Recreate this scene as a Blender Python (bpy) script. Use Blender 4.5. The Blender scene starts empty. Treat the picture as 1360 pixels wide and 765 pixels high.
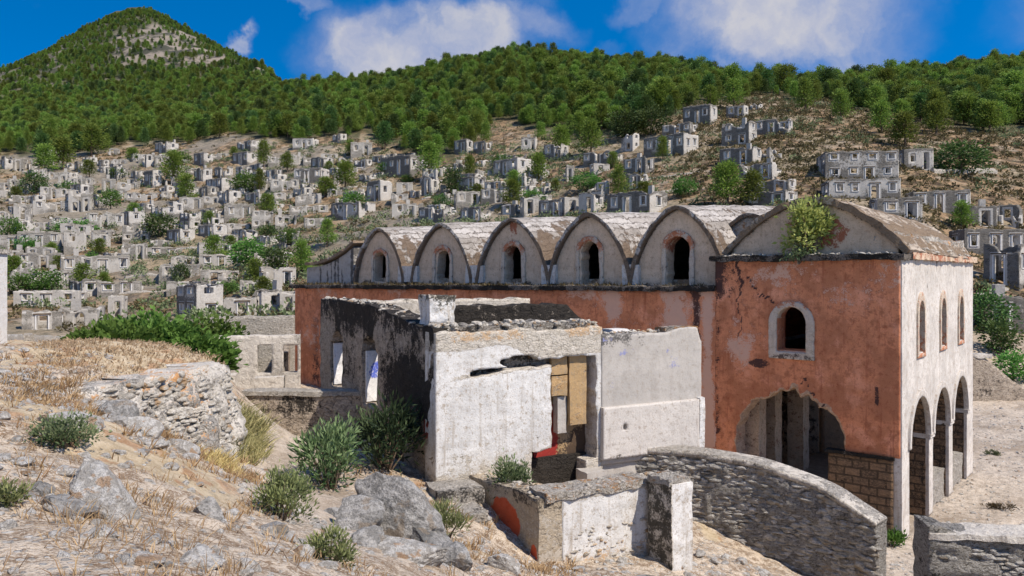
import bpy, bmesh, math, random
import numpy as np
from mathutils import Vector, Matrix
R = math.radians
random.seed(7); rng = np.random.default_rng(7)
scene = bpy.context.scene
col = scene.collection

# ------------------------------------------------------------------ camera, world, sun, exposure
F, CX, CY = 1058.0, 680.0, 362.0            # focal length and horizon of the photograph, in its pixels
cam = bpy.data.cameras.new("camera"); cam.sensor_width = 36; cam.lens = 36 * F / 1360
cam.shift_y = -(382.5 - CY) / 1360; cam.clip_start = .1; cam.clip_end = 9000
camo = bpy.data.objects.new("camera", cam); col.objects.link(camo)
camo.location = (0, 0, 0); camo.rotation_euler = (R(90), 0, 0); scene.camera = camo

SUN_DIR = Vector((.82, -.572, 0)).normalized()
SUN_EL = 50
sd = Vector((SUN_DIR.x * math.cos(R(SUN_EL)), SUN_DIR.y * math.cos(R(SUN_EL)), math.sin(R(SUN_EL))))
sl = bpy.data.lights.new("sun", 'SUN'); sl.energy = 4.8; sl.angle = R(.5); sl.color = (1, .91, .79)
so = bpy.data.objects.new("sun", sl); col.objects.link(so)
so.rotation_euler = sd.to_track_quat('Z', 'Y').to_euler(); so.location = sd * 50

def node(nt, typ, ins=None, **props):
    n = nt.nodes.new(typ)
    for k, v in props.items(): setattr(n, k, v)
    for k, v in (ins or {}).items():
        s = n.inputs[k]
        if isinstance(v, bpy.types.NodeSocket): nt.links.new(v, s)
        else:
            if s.type == 'RGBA' and len(v) == 3: v = (*v, 1)
            s.default_value = v
    return n
def math_(nt, op, a, b=0.0, c=None, clamp=False):
    ins = {0: a, 1: b}
    if c is not None: ins[2] = c
    return node(nt, 'ShaderNodeMath', ins, operation=op, use_clamp=clamp).outputs[0]
def mixc(nt, f, a, b, bt='MIX'):
    n = node(nt, 'ShaderNodeMix', None, data_type='RGBA', blend_type=bt)
    for i, v in ((0, f), (6, a), (7, b)):
        if isinstance(v, bpy.types.NodeSocket): nt.links.new(v, n.inputs[i])
        elif i == 0: n.inputs[0].default_value = v
        else: n.inputs[i].default_value = (*v, 1) if len(v) == 3 else v
    return n.outputs[2]
def sstep(nt, v, a, b):
    return node(nt, 'ShaderNodeMapRange', {0: v, 1: a, 2: b, 3: 0., 4: 1.}, interpolation_type='SMOOTHSTEP').outputs[0]

w = bpy.data.worlds.new("World"); scene.world = w; w.use_nodes = True
nt = w.node_tree; nt.nodes.clear()
tc = node(nt, 'ShaderNodeTexCoord')
gen = tc.outputs['Generated']
# a deep summer sky: the air is looked up higher than the hills that hide the pale band near the ground
lift = node(nt, 'ShaderNodeVectorMath', {0: gen, 1: (1, 1, 1.7)}, operation='MULTIPLY').outputs[0]
lift = node(nt, 'ShaderNodeVectorMath', {0: lift, 1: (0, 0, .2)}, operation='ADD').outputs[0]
lift = node(nt, 'ShaderNodeVectorMath', {0: lift}, operation='NORMALIZE').outputs[0]
sky = node(nt, 'ShaderNodeTexSky', {'Vector': lift}, sky_type='NISHITA', sun_disc=False, sun_elevation=R(SUN_EL),
           sun_rotation=math.atan2(SUN_DIR.x, SUN_DIR.y), altitude=200, air_density=1.0, dust_density=.2, ozone_density=2.5)
skyc = node(nt, 'ShaderNodeHueSaturation', {'Hue': .502, 'Saturation': 1.5, 'Value': 1.32, 'Color': sky.outputs[0]}).outputs[0]
# clouds: soft banks at fixed directions, broken up by noise
nz = node(nt, 'ShaderNodeTexNoise', {'Vector': gen, 'Scale': 5.0, 'Detail': 9., 'Roughness': .58})
nv = node(nt, 'ShaderNodeVectorMath', {0: nz.outputs['Color'], 1: (.5, .5, .5)}, operation='SUBTRACT').outputs[0]
nv = node(nt, 'ShaderNodeVectorMath', {0: nv, 'Scale': .2}, operation='SCALE').outputs[0]
pos = node(nt, 'ShaderNodeVectorMath', {0: gen, 1: nv}, operation='ADD').outputs[0]
dens = None
# unseen cloud banks, added as fill light for the shaded walls (direction, half widths)
SKYBANKS = ()
banks = None
for cx, cy, cz, s_ in ((-.8, -.45, .35, .62), (-.35, -.9, .45, .62), (-.95, .05, .3, .4), (.5, -.8, .35, .4), (-.5, -.5, .75, .5)):
    c = Vector((cx, cy, cz)).normalized()
    d = node(nt, 'ShaderNodeVectorMath', {0: pos, 1: c}, operation='SUBTRACT').outputs[0]
    ln = node(nt, 'ShaderNodeVectorMath', {0: node(nt, 'ShaderNodeVectorMath', {0: d, 1: (1, 1, 1.6)}, operation='MULTIPLY').outputs[0]}, operation='LENGTH').outputs['Value']
    v = node(nt, 'ShaderNodeMapRange', {0: ln, 1: s_ * 1.3, 2: .1, 3: 0., 4: 1.}, interpolation_type='SMOOTHSTEP').outputs[0]
    dens = v if dens is None else math_(nt, 'MAXIMUM', dens, v)
for px, py, rx, ry, s in ((520, 72, 130, 80, 1.), (590, 40, 150, 55, .95), (665, 25, 110, 40, .65), (470, 55, 75, 75, .6), (1035, 45, 175, 90, 1.0), (960, 30, 120, 75, .75), (1120, 62, 95, 70, .75),
                          (380, 2, 75, 20, .6), (322, 66, 26, 17, .75), (800, 50, 40, 20, .3), (870, 0, 70, 25, .5), (1130, -10, 110, 35, .7), (-300, -150, 300, 70, .7), (1750, -60, 250, 80, .8), (600, -330, 500, 90, .6), (690, -20, 60, 30, .4)) + SKYBANKS:
    c = Vector(((px - CX) / F, 1, (CY - py) / F)).normalized()
    d = node(nt, 'ShaderNodeVectorMath', {0: pos, 1: c}, operation='SUBTRACT').outputs[0]
    d = node(nt, 'ShaderNodeVectorMath', {0: d, 1: (F / rx, F / rx * .7, F / ry)}, operation='MULTIPLY').outputs[0]
    ln = node(nt, 'ShaderNodeVectorMath', {0: d}, operation='LENGTH').outputs['Value']
    v = node(nt, 'ShaderNodeMapRange', {0: ln, 1: 1.15, 2: .35, 3: 0., 4: s}, interpolation_type='SMOOTHSTEP').outputs[0]
    dens = v if dens is None else math_(nt, 'MAXIMUM', dens, v)
wisp = node(nt, 'ShaderNodeTexNoise', {'Vector': pos, 'Scale': 9.0, 'Detail': 8., 'Roughness': .6}).outputs[0]
dens = math_(nt, 'MULTIPLY', dens, math_(nt, 'MULTIPLY_ADD', wisp, 1.5, .2))
dens = sstep(nt, dens, .06, 1.05)
body = node(nt, 'ShaderNodeTexNoise', {'Vector': pos, 'Scale': 16.0, 'Detail': 7., 'Roughness': .6}).outputs[0]
cloudc = mixc(nt, math_(nt, 'MULTIPLY', sstep(nt, dens, .25, 1.), math_(nt, 'MULTIPLY_ADD', body, 2.2, -.35, clamp=True)), (2.0, 2.5, 4.2), (4.5, 4.4, 4.6))
skyall = mixc(nt, math_(nt, 'MULTIPLY', dens, .9, clamp=True), skyc, cloudc)
bg = node(nt, 'ShaderNodeBackground', {0: skyall, 1: .115})
node(nt, 'ShaderNodeOutputWorld', {0: bg.outputs[0]})
vs = scene.view_settings
vs.view_transform = 'Standard'; vs.look = 'None'; vs.exposure = 0.3; vs.gamma = 1; vs.use_curve_mapping = False
scene.cycles.max_bounces = 5; scene.cycles.diffuse_bounces = 3; scene.cycles.glossy_bounces = 1
scene.cycles.transmission_bounces = 2; scene.cycles.transparent_max_bounces = 2
scene.cycles.caustics_reflective = False; scene.cycles.caustics_refractive = False

# ------------------------------------------------------------------ noise
def _h(i, j, k, s):
    h = (i.astype(np.int64) * 374761393 + j.astype(np.int64) * 668265263 + k.astype(np.int64) * 2147483647 + s * 974634777) & 0xffffffff
    h = ((h ^ (h >> 13)) * 1274126177) & 0xffffffff
    h = ((h ^ (h >> 16)) * 2246822519) & 0xffffffff
    return ((h ^ (h >> 15)) & 0xffffff) / float(0xffffff)
def vnoise(x, y, z=0., s=0):
    x, y, z = np.broadcast_arrays(np.asarray(x, float), np.asarray(y, float), np.asarray(z, float))
    i, j, k = np.floor(x), np.floor(y), np.floor(z)
    f, g, h = x - i, y - j, z - k
    f, g, h = (t * t * (3 - 2 * t) for t in (f, g, h))
    r = 0
    for a in (0, 1):
        for b in (0, 1):
            for c in (0, 1):
                r = r + _h(i + a, j + b, k + c, s) * (f if a else 1 - f) * (g if b else 1 - g) * (h if c else 1 - h)
    return r * 2 - 1
def fbm(x, y, z=0., s=0, o=4, rough=.5):
    r, a, n = 0, 1, 0
    for q in range(o):
        r = r + a * vnoise(np.asarray(x) * 2 ** q + 3.1 * q, np.asarray(y) * 2 ** q, np.asarray(z) * 2 ** q, s + q); n += a; a *= rough
    return r / n
def sm(a, b, x):
    t = np.clip((x - a) / (b - a), 0, 1); return t * t * (3 - 2 * t)

# ------------------------------------------------------------------ objects
def tag(o, label=None, cat=None, group=None, kind=None):
    if label: o['label'] = label
    if cat: o['category'] = cat
    if group: o['group'] = group
    if kind: o['kind'] = kind
    return o
def empty(name, loc, rz=0, label=None, cat=None, group=None):
    o = bpy.data.objects.new(name, None); col.objects.link(o); o.empty_display_size = .2
    o.location = loc; o.rotation_euler = (0, 0, rz)
    return tag(o, label, cat, group, 'thing')
def obj(name, me, mat=None, parent=None, loc=(0, 0, 0), rz=0):
    o = bpy.data.objects.new(name, me); col.objects.link(o)
    if mat is not None and not me.materials: me.materials.append(mat)
    o.parent = parent; o.location = loc; o.rotation_euler = (0, 0, rz)
    return o
def mesh(name, V, Q, smooth=None, mask=None, rnd=None):
    """V (n,3); Q (m,4) quads or (m,3) tris"""
    me = bpy.data.meshes.new(name); V = np.asarray(V, np.float32); Q = np.asarray(Q, np.int32)
    k = Q.shape[1]
    me.vertices.add(len(V)); me.vertices.foreach_set('co', V.ravel())
    me.loops.add(Q.size); me.loops.foreach_set('vertex_index', Q.ravel())
    me.polygons.add(len(Q)); me.polygons.foreach_set('loop_start', np.arange(0, Q.size, k, dtype=np.int32))
    if smooth is not None:
        me.polygons.foreach_set('use_smooth', np.broadcast_to(np.asarray(smooth, bool), (len(Q),)).copy())
    me.update(calc_edges=True)
    if mask is not None:
        a = me.attributes.new('mask', 'FLOAT_COLOR', 'POINT')
        m = np.ones((len(V), 4), np.float32); m[:, :3] = np.clip(mask, -1, 2); a.data.foreach_set('color', m.ravel())
    if rnd is not None:
        a = me.attributes.new('rnd', 'FLOAT', 'POINT'); a.data.foreach_set('value', np.asarray(rnd, np.float32))
    return me

# signed distances in a wall's plane, negative inside
def rect(u, v, u0, u1, v0, v1): return np.maximum(np.maximum(u0 - u, u - u1), np.maximum(v0 - v, v - v1))
def arch(u, v, uc, hw, v0, vs, k=1.0):
    """rectangle topped by a (stretched) half circle"""
    d = np.where(v > vs, np.hypot(u - uc, (v - vs) / k) - hw, np.abs(u - uc) - hw)
    return np.maximum(d, v0 - v)
def cut(s, *holes):
    for h in holes: s = np.maximum(s, -h)
    return s

def wall_mesh(name, L, z0, H, sdf, thick=.5, cell=.08, amp=.012, nsc=5., seed=1, mask=None, bend=None, caps=True):
    """A thick upright wall in its own plane: x along, -y the outside, z up; cut out by sdf(u, v) and roughened."""
    nu, nv = max(1, round(L / cell)), max(1, round((H - z0) / cell))
    U, Vv = np.meshgrid(np.linspace(0, L, nu + 1), np.linspace(z0, H, nv + 1))
    cu, cv = (U[:-1, :-1] + U[1:, 1:]) / 2, (Vv[:-1, :-1] + Vv[1:, 1:]) / 2
    keep = sdf(cu, cv) < 0
    pad = np.pad(keep, 1, constant_values=False)
    cnt = (pad[:-1, :-1].astype(int) + pad[1:, :-1] + pad[:-1, 1:] + pad[1:, 1:])
    padv = np.pad(np.ones_like(keep), 1, constant_values=False)
    tot = (padv[:-1, :-1].astype(int) + padv[1:, :-1] + padv[:-1, 1:] + padv[1:, 1:])
    used = cnt > 0; border = used & (cnt < tot)
    bu, bv = U[border], Vv[border]
    e = cell * .25
    for _ in range(2):
        s = sdf(bu, bv); gx = (sdf(bu + e, bv) - sdf(bu - e, bv)) / (2 * e); gy = (sdf(bu, bv + e) - sdf(bu, bv - e)) / (2 * e)
        g2 = np.maximum(gx * gx + gy * gy, .3); st = np.clip(s / g2, -.45 * cell, .45 * cell)
        bu = np.clip(bu - st * gx, 0, L); bv = np.clip(bv - st * gy, z0, H)
    U[border], Vv[border] = bu, bv
    idx = -np.ones(U.shape, int); idx[used] = np.arange(used.sum()); n = used.sum()
    u, v = U[used], Vv[used]
    d1 = amp * fbm(u * nsc, v * nsc, .3, seed, 3) if amp else 0 * u
    d2 = amp * fbm(u * nsc, v * nsc, 7.7, seed + 5, 3) if amp else 0 * u
    P = np.concatenate([np.stack([u, d1, v], 1), np.stack([u, thick + d2, v], 1)])
    ii, jj = np.nonzero(keep)
    a, b, c, d = idx[ii, jj], idx[ii, jj + 1], idx[ii + 1, jj + 1], idx[ii + 1, jj]
    quads = [np.stack([a, b, c, d], 1), np.stack([a, d, c, b], 1) + n]
    nfb = 2 * len(a)
    def side(k0, k1): quads.append(np.stack([k1, k0, k0 + n, k1 + n], 1))
    m = keep & ~pad[:-2, 1:-1]; i, j = np.nonzero(m); side(idx[i, j], idx[i, j + 1])           # below
    m = keep & ~pad[2:, 1:-1]; i, j = np.nonzero(m); side(idx[i + 1, j + 1], idx[i + 1, j])     # above
    m = keep & ~pad[1:-1, :-2]
    if not caps: m[:, 0] = False
    i, j = np.nonzero(m); side(idx[i + 1, j], idx[i, j])                                        # left
    m = keep & ~pad[1:-1, 2:]
    if not caps: m[:, -1] = False
    i, j = np.nonzero(m); side(idx[i, j + 1], idx[i + 1, j + 1])                                # right
    Q = np.concatenate(quads)
    smooth = np.zeros(len(Q), bool); smooth[:nfb] = True
    mk = None
    if mask is not None:
        mk = np.zeros((2 * n, 3)); mk[:n] = np.stack(np.broadcast_arrays(*mask(u, v)), 1); mk[n:] = mk[:n]
    if bend is not None: P = bend(P)
    return mesh(name, P, Q, smooth, mk)

def grid_box(dims, cell):
    """welded, subdivided box centred in x and y, standing on z = 0"""
    sx, sy, sz = dims; Vs, Qs, base = [], [], 0
    for ax in range(3):
        a, b = [k for k in range(3) if k != ax]
        na, nb = max(1, round(dims[a] / cell)), max(1, round(dims[b] / cell))
        A, B = np.meshgrid(np.linspace(0, 1, na + 1), np.linspace(0, 1, nb + 1), indexing='ij')
        for s in (0, 1):
            p = np.zeros((A.size, 3)); p[:, a] = A.ravel(); p[:, b] = B.ravel(); p[:, ax] = s
            I = np.arange(A.size).reshape(A.shape)
            q = np.stack([I[:-1, :-1], I[1:, :-1], I[1:, 1:], I[:-1, 1:]], -1).reshape(-1, 4)
            if (s == 1) == (ax == 1): q = q[:, ::-1]
            Vs.append(p); Qs.append(q + base); base += A.size
    P = np.concatenate(Vs); Q = np.concatenate(Qs)
    _, first, inv = np.unique(np.round(P * 100000).astype(int), axis=0, return_index=True, return_inverse=True)
    P = P[first]; Q = inv.ravel()[Q]
    return (P - (.5, .5, 0)) * dims, Q
def rough_box(name, dims, cell=.08, amp=.02, nsc=4., seed=1, mask=None, chamfer=.0, taper=0.):
    P, Q = grid_box(dims, cell)
    if taper: P[:, :2] *= (1 - taper * P[:, 2:3] / dims[2])
    D = np.stack([fbm(P[:, 0] * nsc, P[:, 1] * nsc, P[:, 2] * nsc, seed + 11 * k, 3) for k in range(3)], 1)
    mk = None if mask is None else np.stack(np.broadcast_arrays(*[np.asarray(t, float) + 0 * P[:, 0] for t in mask(P[:, 0], P[:, 1], P[:, 2])]), 1)
    return mesh(name, P + amp * D, Q, False, mk)
def box(name, dims, mask=None):
    P, Q = grid_box(dims, max(dims) * 2)
    return mesh(name, P, Q, False, None if mask is None else np.tile(mask, (len(P), 1)))
_ico = {}
def ico(sub):
    if sub not in _ico:
        bm = bmesh.new(); bmesh.ops.create_icosphere(bm, subdivisions=sub, radius=1)
        bm.verts.ensure_lookup_table()
        _ico[sub] = (np.array([v.co[:] for v in bm.verts]), np.array([[v.index for v in f.verts] for f in bm.faces])); bm.free()
    return _ico[sub]
def rock_verts(sub, seed, amp=.22, planes=9):
    P, T = ico(sub); P = P.copy(); r = np.random.default_rng(seed)
    P *= (1 + amp * fbm(P[:, 0] * 1.3 + seed, P[:, 1] * 1.3, P[:, 2] * 1.3, seed, 3))[:, None]
    for _ in range(planes):
        nrm = r.normal(size=3); nrm /= np.linalg.norm(nrm); d = r.uniform(.45, .8)
        P -= np.maximum(0, P @ nrm - d)[:, None] * nrm * .92
    P *= (1 + amp * .35 * fbm(P[:, 0] * 6 + seed, P[:, 1] * 6, P[:, 2] * 6, seed + 3, 3))[:, None]
    return P, T
def rock(name, dims, seed, sub=4, amp=.22):
    P, T = rock_verts(sub, seed, amp)
    return mesh(name, P * (np.array(dims) / 2), T, False)

def leaves(name, P, D, length, width, rnd=None, seed=0):
    """one kite-shaped face per leaf: base P, direction D"""
    r = np.random.default_rng(seed); n = len(P)
    D = D / np.maximum(np.linalg.norm(D, axis=1, keepdims=True), 1e-6)
    S = np.cross(D, r.normal(size=(n, 3))); S /= np.maximum(np.linalg.norm(S, axis=1, keepdims=True), 1e-6)
    l = (length * r.uniform(.6, 1.25, n))[:, None]; ww = (width * r.uniform(.7, 1.2, n))[:, None]
    nrm = np.cross(S, D)
    V = np.stack([P, P + D * l * .45 + S * ww / 2 + nrm * ww * .15, P + D * l, P + D * l * .45 - S * ww / 2 + nrm * ww * .15], 1).reshape(-1, 3)
    Q = np.arange(4 * n).reshape(n, 4)
    rv = r.uniform(0, 1, n) if rnd is None else rnd
    return mesh(name, V, Q, False, None, np.repeat(rv, 4))
def tube(name, pts, radii, seg=7):
    pts = [Vector(p) for p in pts]; V = []
    for i, p in enumerate(pts):
        t = (pts[min(i + 1, len(pts) - 1)] - pts[max(i - 1, 0)]).normalized()
        a = t.orthogonal().normalized(); b = t.cross(a)
        for k in range(seg):
            an = 2 * math.pi * k / seg; V.append(p + (a * math.cos(an) + b * math.sin(an)) * radii[i])
    Q = [(i * seg + k, i * seg + (k + 1) % seg, (i + 1) * seg + (k + 1) % seg, (i + 1) * seg + k) for i in range(len(pts) - 1) for k in range(seg)]
    return np.array([v[:] for v in V]), np.array(Q)
def join(parts):
    V, Q, b = [], [], 0
    for v, q in parts: V.append(v); Q.append(q + b); b += len(v)
    return np.concatenate(V), np.concatenate(Q)

def stones(name, P, ang, size, seed, shape=(1.4, .7, .62)):
    """many small angular stones as one mesh: centres P, turned by ang about z"""
    r = np.random.default_rng(seed); protos = [rock_verts(2, 960 + k, .3, 8) for k in range(8)]; Vs, Ts, base = [], [], 0
    for p, a, s in zip(P, ang, size):
        V, T = protos[int(r.integers(0, 8))]; V = V[:, [0, 1, 2] if r.uniform() < .5 else [1, 0, 2]] * (np.array(shape) * r.uniform(.7, 1.3, 3) * s)
        if r.uniform() < .5: V = V * (1, 1, -1); T = T[:, ::-1]
        c, sn = math.cos(a), math.sin(a); Vs.append(np.stack([V[:, 0] * c - V[:, 1] * sn, V[:, 0] * sn + V[:, 1] * c, V[:, 2]], 1) + p); Ts.append(T + base); base += len(V)
    return mesh(name, np.concatenate(Vs), np.concatenate(Ts), False)
# ------------------------------------------------------------------ materials
def new_mat(name):
    m = bpy.data.materials.new(name); m.use_nodes = True; m.node_tree.nodes.clear(); return m, m.node_tree
def finish(nt, colr, bump=None, strength=.4, dist=.03, rough=.92):
    b = node(nt, 'ShaderNodeBsdfPrincipled', {'Base Color': colr, 'Roughness': rough, 'Specular IOR Level': .15})
    if bump is not None:
        nt.links.new(node(nt, 'ShaderNodeBump', {'Height': bump, 'Strength': strength, 'Distance': dist}).outputs[0], b.inputs['Normal'])
    node(nt, 'ShaderNodeOutputMaterial', {0: b.outputs[0]})
def noise(nt, vec, scale, detail=5., rough=.6, out=0):
    o = node(nt, 'ShaderNodeTexNoise', {'Vector': vec, 'Scale': scale, 'Detail': detail, 'Roughness': rough}).outputs[out]
    return o if out else math_(nt, 'MULTIPLY_ADD', o, 2.0, -.5, clamp=True)       # stretched to fill 0..1
def scaled(nt, vec, s): return node(nt, 'ShaderNodeVectorMath', {0: vec, 1: s}, operation='MULTIPLY').outputs[0]

def wall_mat(name, plaster, stone_a, stone_b, stain=(.035, .032, .03), tint=(.45, .05, .03), ssc=3.2, squash=1.7, mortar=(.3, .26, .21),
             streak=.5, spots=.5, brick=None, strength=.6, dist=.035, var=.25, grime=(.25, .2, .15)):
    """mask R: plaster left on the stone, G: dark lichen, soot and painted shade, B: paint"""
    m, nt = new_mat(name)
    vec = node(nt, 'ShaderNodeTexCoord').outputs['Object']
    mk = node(nt, 'ShaderNodeSeparateColor', {0: node(nt, 'ShaderNodeAttribute', attribute_name='mask').outputs['Color']})
    big, mid, fine = noise(nt, vec, .7, 4), noise(nt, vec, 3.5, 6, .65), noise(nt, vec, 22., 4, .7)
    ncol = noise(nt, vec, 2.2, 4, .6, 1)
    warp = node(nt, 'ShaderNodeVectorMath', {0: node(nt, 'ShaderNodeVectorMath', {0: ncol, 1: (.5, .5, .5)}, operation='SUBTRACT').outputs[0], 'Scale': .34 if not brick else .06}, operation='SCALE').outputs[0]
    wv = node(nt, 'ShaderNodeVectorMath', {0: vec, 1: warp}, operation='ADD').outputs[0]
    if brick:
        sw = node(nt, 'ShaderNodeSeparateXYZ', {0: wv})
        bx = node(nt, 'ShaderNodeCombineXYZ', {0: math_(nt, 'ADD', sw.outputs[0], sw.outputs[1]), 1: sw.outputs[2], 2: 0.})
        bt = node(nt, 'ShaderNodeTexBrick', {'Vector': bx.outputs[0], 'Color1': (0, 0, 0), 'Color2': (1, 1, 1), 'Mortar': (.5, .5, .5), 'Scale': 1.0, 'Mortar Size': brick[2], 'Mortar Smooth': .3, 'Bias': 0., 'Brick Width': brick[0], 'Row Height': brick[1]})
        cellv = node(nt, 'ShaderNodeSeparateColor', {0: bt.outputs[0]}).outputs[0]; mort = bt.outputs['Fac']
    else:
        sv = scaled(nt, wv, (1, 1, squash))
        vo = node(nt, 'ShaderNodeTexVoronoi', {'Vector': sv, 'Scale': ssc}, feature='F1')
        ve = node(nt, 'ShaderNodeTexVoronoi', {'Vector': sv, 'Scale': ssc}, feature='DISTANCE_TO_EDGE')
        cellv = node(nt, 'ShaderNodeSeparateColor', {0: vo.outputs['Color']}).outputs[0]
        mort = sstep(nt, ve.outputs[0], .085, .015)
    sq = scaled(nt, vec, (1, 1, squash))
    n2 = noise(nt, sq, ssc * 1.15, 7, .72); n3 = noise(nt, sq, ssc * 4.2, 4, .7)
    cv2 = math_(nt, 'MULTIPLY_ADD', cellv, .5, math_(nt, 'MULTIPLY_ADD', n2, 1.0, -.25))
    st = mixc(nt, math_(nt, 'MULTIPLY', cv2, 1., clamp=True), stone_a, stone_b)
    st = mixc(nt, math_(nt, 'MULTIPLY', sstep(nt, n3, .45, .7), .45), st, tuple(min(1, c * 1.35) for c in stone_b))
    mort = math_(nt, 'MULTIPLY', mort, sstep(nt, n2, .7, .35)) if not brick else math_(nt, 'MULTIPLY', mort, .8)
    st = mixc(nt, math_(nt, 'MULTIPLY', mort, .75 if not brick else .85), st, mortar)
    pit = math_(nt, 'MAXIMUM', sstep(nt, n2, .30, .14), math_(nt, 'MULTIPLY', sstep(nt, n3, .24, .10), .9))
    st = mixc(nt, math_(nt, 'MULTIPLY', pit, .8), st, tuple(c * .28 for c in stone_a))
    # plaster: uneven, streaked, with fine dirt
    pl = mixc(nt, math_(nt, 'MULTIPLY', sstep(nt, big, .35, .7), var), plaster, tuple(c * .62 for c in plaster))
    pl = mixc(nt, math_(nt, 'MULTIPLY', sstep(nt, mid, .45, .75), var * 1.3), pl, tuple(min(1, a * .55 + b * .2) for a, b in zip(plaster, grime)))
    pl = mixc(nt, math_(nt, 'MULTIPLY', sstep(nt, noise(nt, vec, 1.25, 6, .65), .52, .85), var * .9), pl, tuple(min(.85, c * 1.12 + .07) for c in plaster))
    str_ = noise(nt, scaled(nt, vec, (5, 5, .35)), 1.6, 5, .65)
    pl = mixc(nt, math_(nt, 'MULTIPLY', sstep(nt, str_, .55, .95), streak), pl, grime)
    spo = math_(nt, 'MAXIMUM', sstep(nt, noise(nt, vec, 8., 8, .75), .57, .72), sstep(nt, noise(nt, vec, 30., 4, .7), .62, .78))
    pl = mixc(nt, math_(nt, 'MULTIPLY', spo, spots), pl, grime)
    br = math_(nt, 'MULTIPLY_ADD', mid, .75, math_(nt, 'MULTIPLY', fine, .55))          # about .65
    br = math_(nt, 'SUBTRACT', br, .65)
    pf = sstep(nt, math_(nt, 'MULTIPLY_ADD', br, .85, mk.outputs[0]), .46, .54)
    c = mixc(nt, pf, st, pl)
    df = sstep(nt, math_(nt, 'MULTIPLY_ADD', br, 1.1, mk.outputs[1]), .4, .68)
    c = mixc(nt, math_(nt, 'MULTIPLY', df, .93), c, stain)
    tf = sstep(nt, math_(nt, 'MULTIPLY_ADD', br, .9, mk.outputs[2]), .42, .6)
    c = mixc(nt, math_(nt, 'MULTIPLY', tf, .9), c, tint)
    hs = math_(nt, 'SUBTRACT', math_(nt, 'MULTIPLY_ADD', cellv, .35, math_(nt, 'MULTIPLY', n2, .8)), math_(nt, 'MULTIPLY_ADD', mort, .5 if not brick else .6, math_(nt, 'MULTIPLY', pit, .8)))
    hs = math_(nt, 'MULTIPLY', hs, math_(nt, 'SUBTRACT', 1.0, pf))
    h = math_(nt, 'MULTIPLY_ADD', pf, .45, hs)
    h = math_(nt, 'MULTIPLY_ADD', fine, math_(nt, 'MULTIPLY_ADD', pf, -.55, .8), h)
    h = math_(nt, 'MULTIPLY_ADD', mid, .7, h)
    finish(nt, c, h, strength, dist)
    return m
def leaf_mat(name, a, b, trans=.3, rough=.6):
    m, nt = new_mat(name)
    rn = node(nt, 'ShaderNodeAttribute', attribute_name='rnd').outputs['Fac']
    oi = node(nt, 'ShaderNodeObjectInfo').outputs['Random']
    c = mixc(nt, rn, a, b)
    c = node(nt, 'ShaderNodeHueSaturation', {'Hue': math_(nt, 'MULTIPLY_ADD', oi, .05, .475), 'Saturation': 1., 'Value': math_(nt, 'MULTIPLY_ADD', oi, .75, .62), 'Color': c}).outputs[0]
    d = node(nt, 'ShaderNodeBsdfPrincipled', {'Base Color': c, 'Roughness': rough, 'Specular IOR Level': .2})
    t = node(nt, 'ShaderNodeBsdfTranslucent', {0: c})
    x = node(nt, 'ShaderNodeMixShader', {0: trans, 1: d.outputs[0], 2: t.outputs[0]})
    node(nt, 'ShaderNodeOutputMaterial', {0: x.outputs[0]})
    return m
def rock_mat(name, a, b, lichen=(.06, .06, .055), warm=(.42, .22, .08), sc=1.):
    m, nt = new_mat(name)
    vec = node(nt, 'ShaderNodeTexCoord').outputs['Object']
    oi = node(nt, 'ShaderNodeObjectInfo').outputs['Random']
    vec = node(nt, 'ShaderNodeVectorMath', {0: vec, 1: node(nt, 'ShaderNodeCombineXYZ', {0: math_(nt, 'MULTIPLY', oi, 37.)}).outputs[0]}, operation='ADD').outputs[0]
    big, mid, fine = noise(nt, vec, 1.6 * sc, 5), noise(nt, vec, 7 * sc, 7, .7), noise(nt, vec, 40 * sc, 4, .7)
    c = mixc(nt, sstep(nt, mid, .35, .65), b, a)
    c = mixc(nt, math_(nt, 'MULTIPLY', sstep(nt, math_(nt, 'MULTIPLY_ADD', mid, .4, math_(nt, 'MULTIPLY', big, .6)), .52, .72), .75), c, lichen)
    c = mixc(nt, math_(nt, 'MULTIPLY', sstep(nt, noise(nt, vec, 3.2 * sc, 4), .62, .72), .6), c, warm)
    c = mixc(nt, math_(nt, 'MULTIPLY', sstep(nt, fine, .5, .75), .4), c, lichen)
    crk = node(nt, 'ShaderNodeTexVoronoi', {'Vector': vec, 'Scale': 3.5 * sc}, feature='DISTANCE_TO_EDGE').outputs[0]
    h = math_(nt, 'ADD', math_(nt, 'MULTIPLY', mid, 1.), math_(nt, 'MULTIPLY', fine, .4))
    h = math_(nt, 'ADD', h, math_(nt, 'MULTIPLY', sstep(nt, crk, 0., .04), .06))
    finish(nt, c, h, .9, .05)
    return m
def plain_mat(name, a, b, sc=6., rough=.9, stretch=(1, 1, 1), strength=.4, dist=.02):
    m, nt = new_mat(name)
    vec = scaled(nt, node(nt, 'ShaderNodeTexCoord').outputs['Object'], stretch)
    n1, n2 = noise(nt, vec, sc, 6, .65), noise(nt, vec, sc * 6, 4, .7)
    c = mixc(nt, sstep(nt, n1, .3, .7), a, b); c = mixc(nt, math_(nt, 'MULTIPLY', n2, .5), c, tuple(k * .5 for k in a))
    finish(nt, c, math_(nt, 'ADD', n1, math_(nt, 'MULTIPLY', n2, .5)), strength, dist, rough)
    return m
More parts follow.
